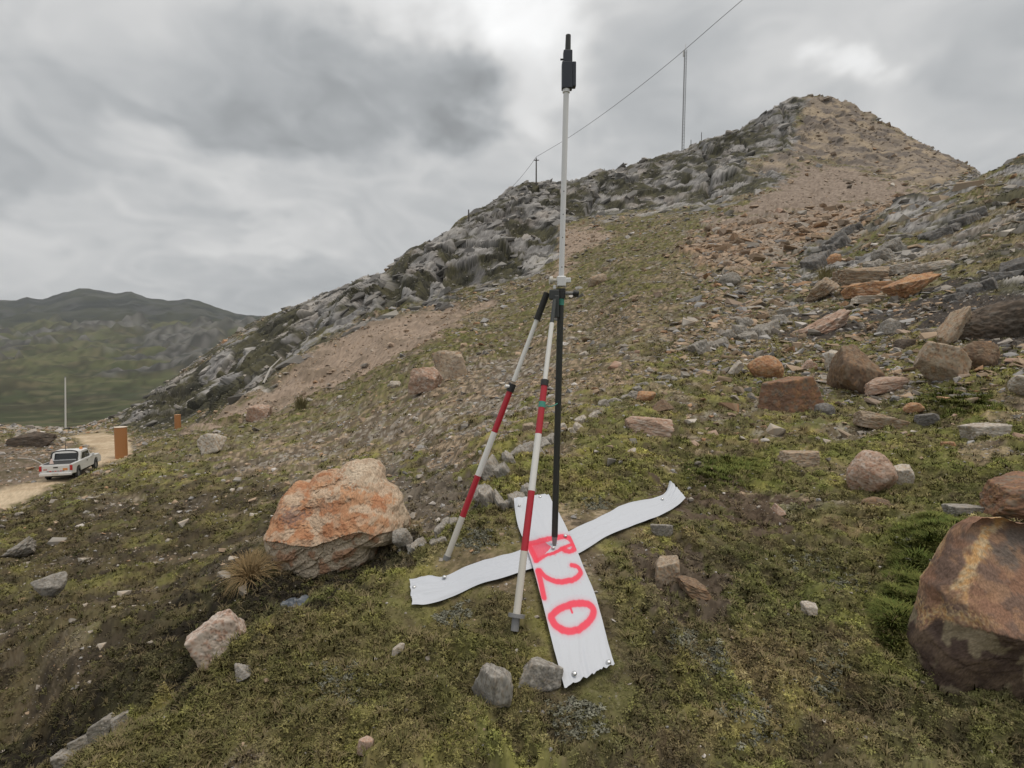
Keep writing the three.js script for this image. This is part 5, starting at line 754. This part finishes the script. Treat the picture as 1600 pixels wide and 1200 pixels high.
{
  const h = hitRow(838, 287), g = ground(h.u, h.w), top = at(838, 247, g.d), t = thing('power_pole', 'dark wooden pole on the rocky knob, carrying the overhead wire', 'power pole', g.pos), H = top.y - g.pos.y;
  mesh('shaft', rod(V3(0, -1.2, 0), V3(0, H, 0), 0.14, 0.1, 10), wood, t); mesh('crossarm', new THREE.BoxGeometry(0.9, 0.12, 0.1).translate(0, H - 0.35, 0.13), wood, t); mesh('insulator', rod(V3(0, H, 0), V3(0, H + 0.22, 0), 0.05, 0.03, 8), M.grey, t);
  const far = at(1160, 0, 58), on = at(1560, -330, 44), back = at(800, 292, 104), tip = top.clone().add(V3(0, 0.2, 0)), sag = (a, b, s) => [a, a.clone().lerp(b, 0.25).add(V3(0, -s * 0.75, 0)), a.clone().lerp(b, 0.5).add(V3(0, -s, 0)), a.clone().lerp(b, 0.75).add(V3(0, -s * 0.75, 0)), b];
  tag(mesh('overhead_wire', wire([...sag(tip, far, 1.1).slice(0, -1), far, on], 0.026, 120), wireMat), 'long overhead wire rising from the knob pole out of the picture', 'wire');
  tag(mesh('overhead_wire', wire(sag(tip, back, 0.25), 0.026, 40), wireMat), 'short wire dropping from the knob pole behind the ridge', 'wire');
}
{
  const h = hitRow(1066, 233), g = ground(h.u, h.w), d = g.d, top = at(1071, 78, d).sub(g.pos), t = thing('lattice_mast', 'tall slender lattice mast on the skyline of the ridge', 'mast', g.pos), off = [0, 1, 2].map((i) => V3(Math.cos(i * 2.094 + 0.5), 0, Math.sin(i * 2.094 + 0.5)).multiplyScalar(0.34));
  for (const o of off) mesh('leg', rod(o.clone().add(V3(0, -1, 0)), o.clone().add(top), 0.05, 0.05, 8), M.grey, t);
  const bits = []; for (let i = 0; i < 34; i++) for (let k = 0; k < 3; k++) { const a = off[k].clone().add(top.clone().multiplyScalar(i / 34)), b = off[(k + 1) % 3].clone().add(top.clone().multiplyScalar((i + 1) / 34)), c = off[(k + 1) % 3].clone().add(top.clone().multiplyScalar(i / 34)); bits.push(rod(a, b, 0.022, 0.022, 5), rod(a, c, 0.022, 0.022, 5)); }
  mesh('bracing', mergeGeometries(bits), M.grey, t); mesh('antenna', rod(top, top.clone().add(V3(0.05, 1.4, 0)), 0.07, 0.05, 8), M.white, t); mesh('antenna', new THREE.BoxGeometry(0.25, 1.3, 0.2).translate(top.x - 0.45, top.y - 0.9, top.z), M.white, t);
}
for (const [u, v, vt, label] of [[1095, 219, 207, 'small dark post on the ridge beside the foot of the mast'], [1078, 227, 219, 'shortest dark post on the ridge, touching the mast in view'], [730, 341, 327, 'thin post on the skyline below the knob']]) { const h = hitRow(u, v), g = ground(h.u, h.w), top = at(u, vt, g.d), m = mesh('ridge_post', rod(V3(0, -1, 0), V3(0, top.y - g.pos.y, 0), 0.12, 0.09, 8), wood); m.position.copy(g.pos); tag(m, label, 'post'); }
{
  const q = (u, v, up = 0.12) => { const h = hitRow(u, v, 8), g = ground(h.u, h.w); return g.pos.add(V3(0, up, 0)); };
  tag(mesh('hose', wire([q(434, 560, 0.5), q(428, 574, 0.4), q(420, 588, 0.3), q(412, 602, 0.2)], 0.07, 40), mat([0.33, 0.31, 0.28], 0.7)), 'pale pipe running down the rocks to the top of the scree', 'pipe');
  tag(mesh('hose', wire([[28, 716], [50, 718], [66, 726], [76, 738]].map(([u, v]) => at(u, v, 37)), 0.045, 40), mat([0.36, 0.33, 0.29], 0.7)), 'pale bent pipe on the bank beside the truck', 'pipe');
}
// ---------------------------------------------------------------- the white pickup on the road below
{
  const D = 38.5, px = at(114, 748, D), t = thing('pickup_truck', 'white double cab pickup truck seen from behind on the dirt road', 'truck', V3(px.x, heightAt(px.x, px.z), px.z)); t.rotation.y = 0.33;
  const paint = new THREE.MeshPhysicalMaterial({ color: new THREE.Color().setRGB(0.72, 0.73, 0.73), roughness: 0.4, clearcoat: 0.5 }), glass = mat([0.02, 0.024, 0.026], 0.12), dark = mat([0.025, 0.025, 0.025], 0.7), redLamp = mat([0.5, 0.03, 0.03], 0.3), orange = mat([0.7, 0.28, 0.08], 0.5), rubber = mat([0.03, 0.03, 0.03], 0.9);
  const add = (n, g, m, p = t) => mesh(n, g, m, p), side = (pts, w, holes) => { const s = new THREE.Shape(); pts.forEach(([x, y], i) => (i ? s.lineTo(x, y) : s.moveTo(x, y))); return new THREE.ExtrudeGeometry(s, { depth: w - 0.1, bevelEnabled: true, bevelThickness: 0.05, bevelSize: 0.04, bevelSegments: 3 }).rotateY(-Math.PI / 2).translate(w / 2 - 0.05, 0, 0); };
  const arch = (c) => [...Array(9).keys()].map((i) => { const a = Math.PI - i * Math.PI / 8; return [c + 0.43 * Math.cos(a), 0.5 + 0.43 * Math.sin(a)]; });
  const body = add('body', side([[-2.5, 0.5], ...arch(-1.55), ...arch(1.5), [2.5, 0.55], [2.52, 1.12], [-1.05, 1.12], [-2.2, 1.06], [-2.52, 0.85]], 1.78), paint);
  add('cab', side([[-1.05, 1.12], [-0.35, 1.72], [0.75, 1.72], [0.98, 1.12]], 1.6), paint);
  add('rear_window', new RoundedBoxGeometry(1.3, 0.42, 0.03, 2, 0.01).rotateX(-0.36).translate(0, 1.44, 0.925), glass); add('windscreen', new RoundedBoxGeometry(1.36, 0.6, 0.03, 2, 0.01).rotateX(0.85).translate(0, 1.44, -0.76), glass);
  for (const s of [-1, 1]) { for (const [z0, z1, a, b] of [[-0.62, 0.1, -0.32, 0.1], [0.2, 0.78, 0.2, 0.6]]) { const w = new THREE.Shape(); w.moveTo(z0, 1.2); w.lineTo(z1, 1.2); w.lineTo(b, 1.62); w.lineTo(a, 1.62); add('side_window', new THREE.ExtrudeGeometry(w, { depth: 0.02, bevelEnabled: false }).rotateY(-Math.PI / 2).translate(s * 0.815 + 0.01, 0, 0), glass); }
    add('mirror', new RoundedBoxGeometry(0.16, 0.2, 0.1, 2, 0.03).translate(s * 0.98, 1.24, -0.75), paint); add('tail_light', new RoundedBoxGeometry(0.14, 0.34, 0.08, 2, 0.02).translate(s * 0.83, 0.92, 2.54), redLamp); add('door_handle', new RoundedBoxGeometry(0.03, 0.04, 0.18, 2, 0.01).translate(s * 0.9, 0.98, 0.05), dark);
    for (const z of [-1.55, 1.5]) { const w = add('wheel', new THREE.TorusGeometry(0.28, 0.11, 12, 28).rotateY(Math.PI / 2).translate(s * 0.8, 0.38, z), rubber); add('rim', rod(V3(s * 0.72, 0.38, z), V3(s * 0.86, 0.38, z), 0.22, 0.2, 20), M.grey, w); } }
  const gate = add('tailgate', new RoundedBoxGeometry(1.48, 0.48, 0.05, 2, 0.02).translate(0, 0.87, 2.57), paint); add('handle', new RoundedBoxGeometry(0.26, 0.07, 0.03, 2, 0.01).translate(0, 0.98, 2.6), dark, gate);
  for (let i = 0; i < 7; i++) add('reflective_strip', new THREE.BoxGeometry(0.12, 0.06, 0.012).translate(-0.42 + i * 0.14, 0.74, 2.602), i % 2 ? redLamp : M.grey, gate); add('warning_plate', new THREE.BoxGeometry(0.26, 0.14, 0.012).translate(0.52, 0.84, 2.602), orange, gate); add('warning_plate', new THREE.BoxGeometry(0.2, 0.08, 0.012).translate(-0.55, 0.86, 2.602), mat([0.45, 0.2, 0.18], 0.5), gate);
  add('cargo_bed', new THREE.BoxGeometry(1.5, 0.03, 1.4).translate(0, 1.168, 1.75), dark); add('bumper', new RoundedBoxGeometry(1.74, 0.18, 0.16, 3, 0.03).translate(0, 0.54, 2.62), M.alu); add('number_plate', new THREE.BoxGeometry(0.36, 0.12, 0.012).translate(0, 0.56, 2.706), M.dirty); add('underbody', new THREE.BoxGeometry(1.4, 0.25, 4.4).translate(0, 0.42, 0), dark);
  add('roll_bar', wire([V3(-0.74, 1.16, 1.35), V3(-0.7, 1.7, 1.1), V3(-0.5, 1.8, 1.05), V3(0.5, 1.8, 1.05), V3(0.7, 1.7, 1.1), V3(0.74, 1.16, 1.35)], 0.045, 60), dark); add('antenna', rod(V3(-0.2, 1.76, 0.4), V3(-0.2, 2.35, 0.45), 0.02, 0.015, 6), dark); add('beacon', rod(V3(0.5, 1.76, -0.1), V3(0.5, 1.9, -0.1), 0.1, 0.08, 14), orange); add('cone', rod(V3(-0.35, 1.18, 2.2), V3(-0.35, 1.5, 2.2), 0.12, 0.03, 14), mat([0.7, 0.55, 0.5], 0.6));
}
renderer.render(scene, camera);
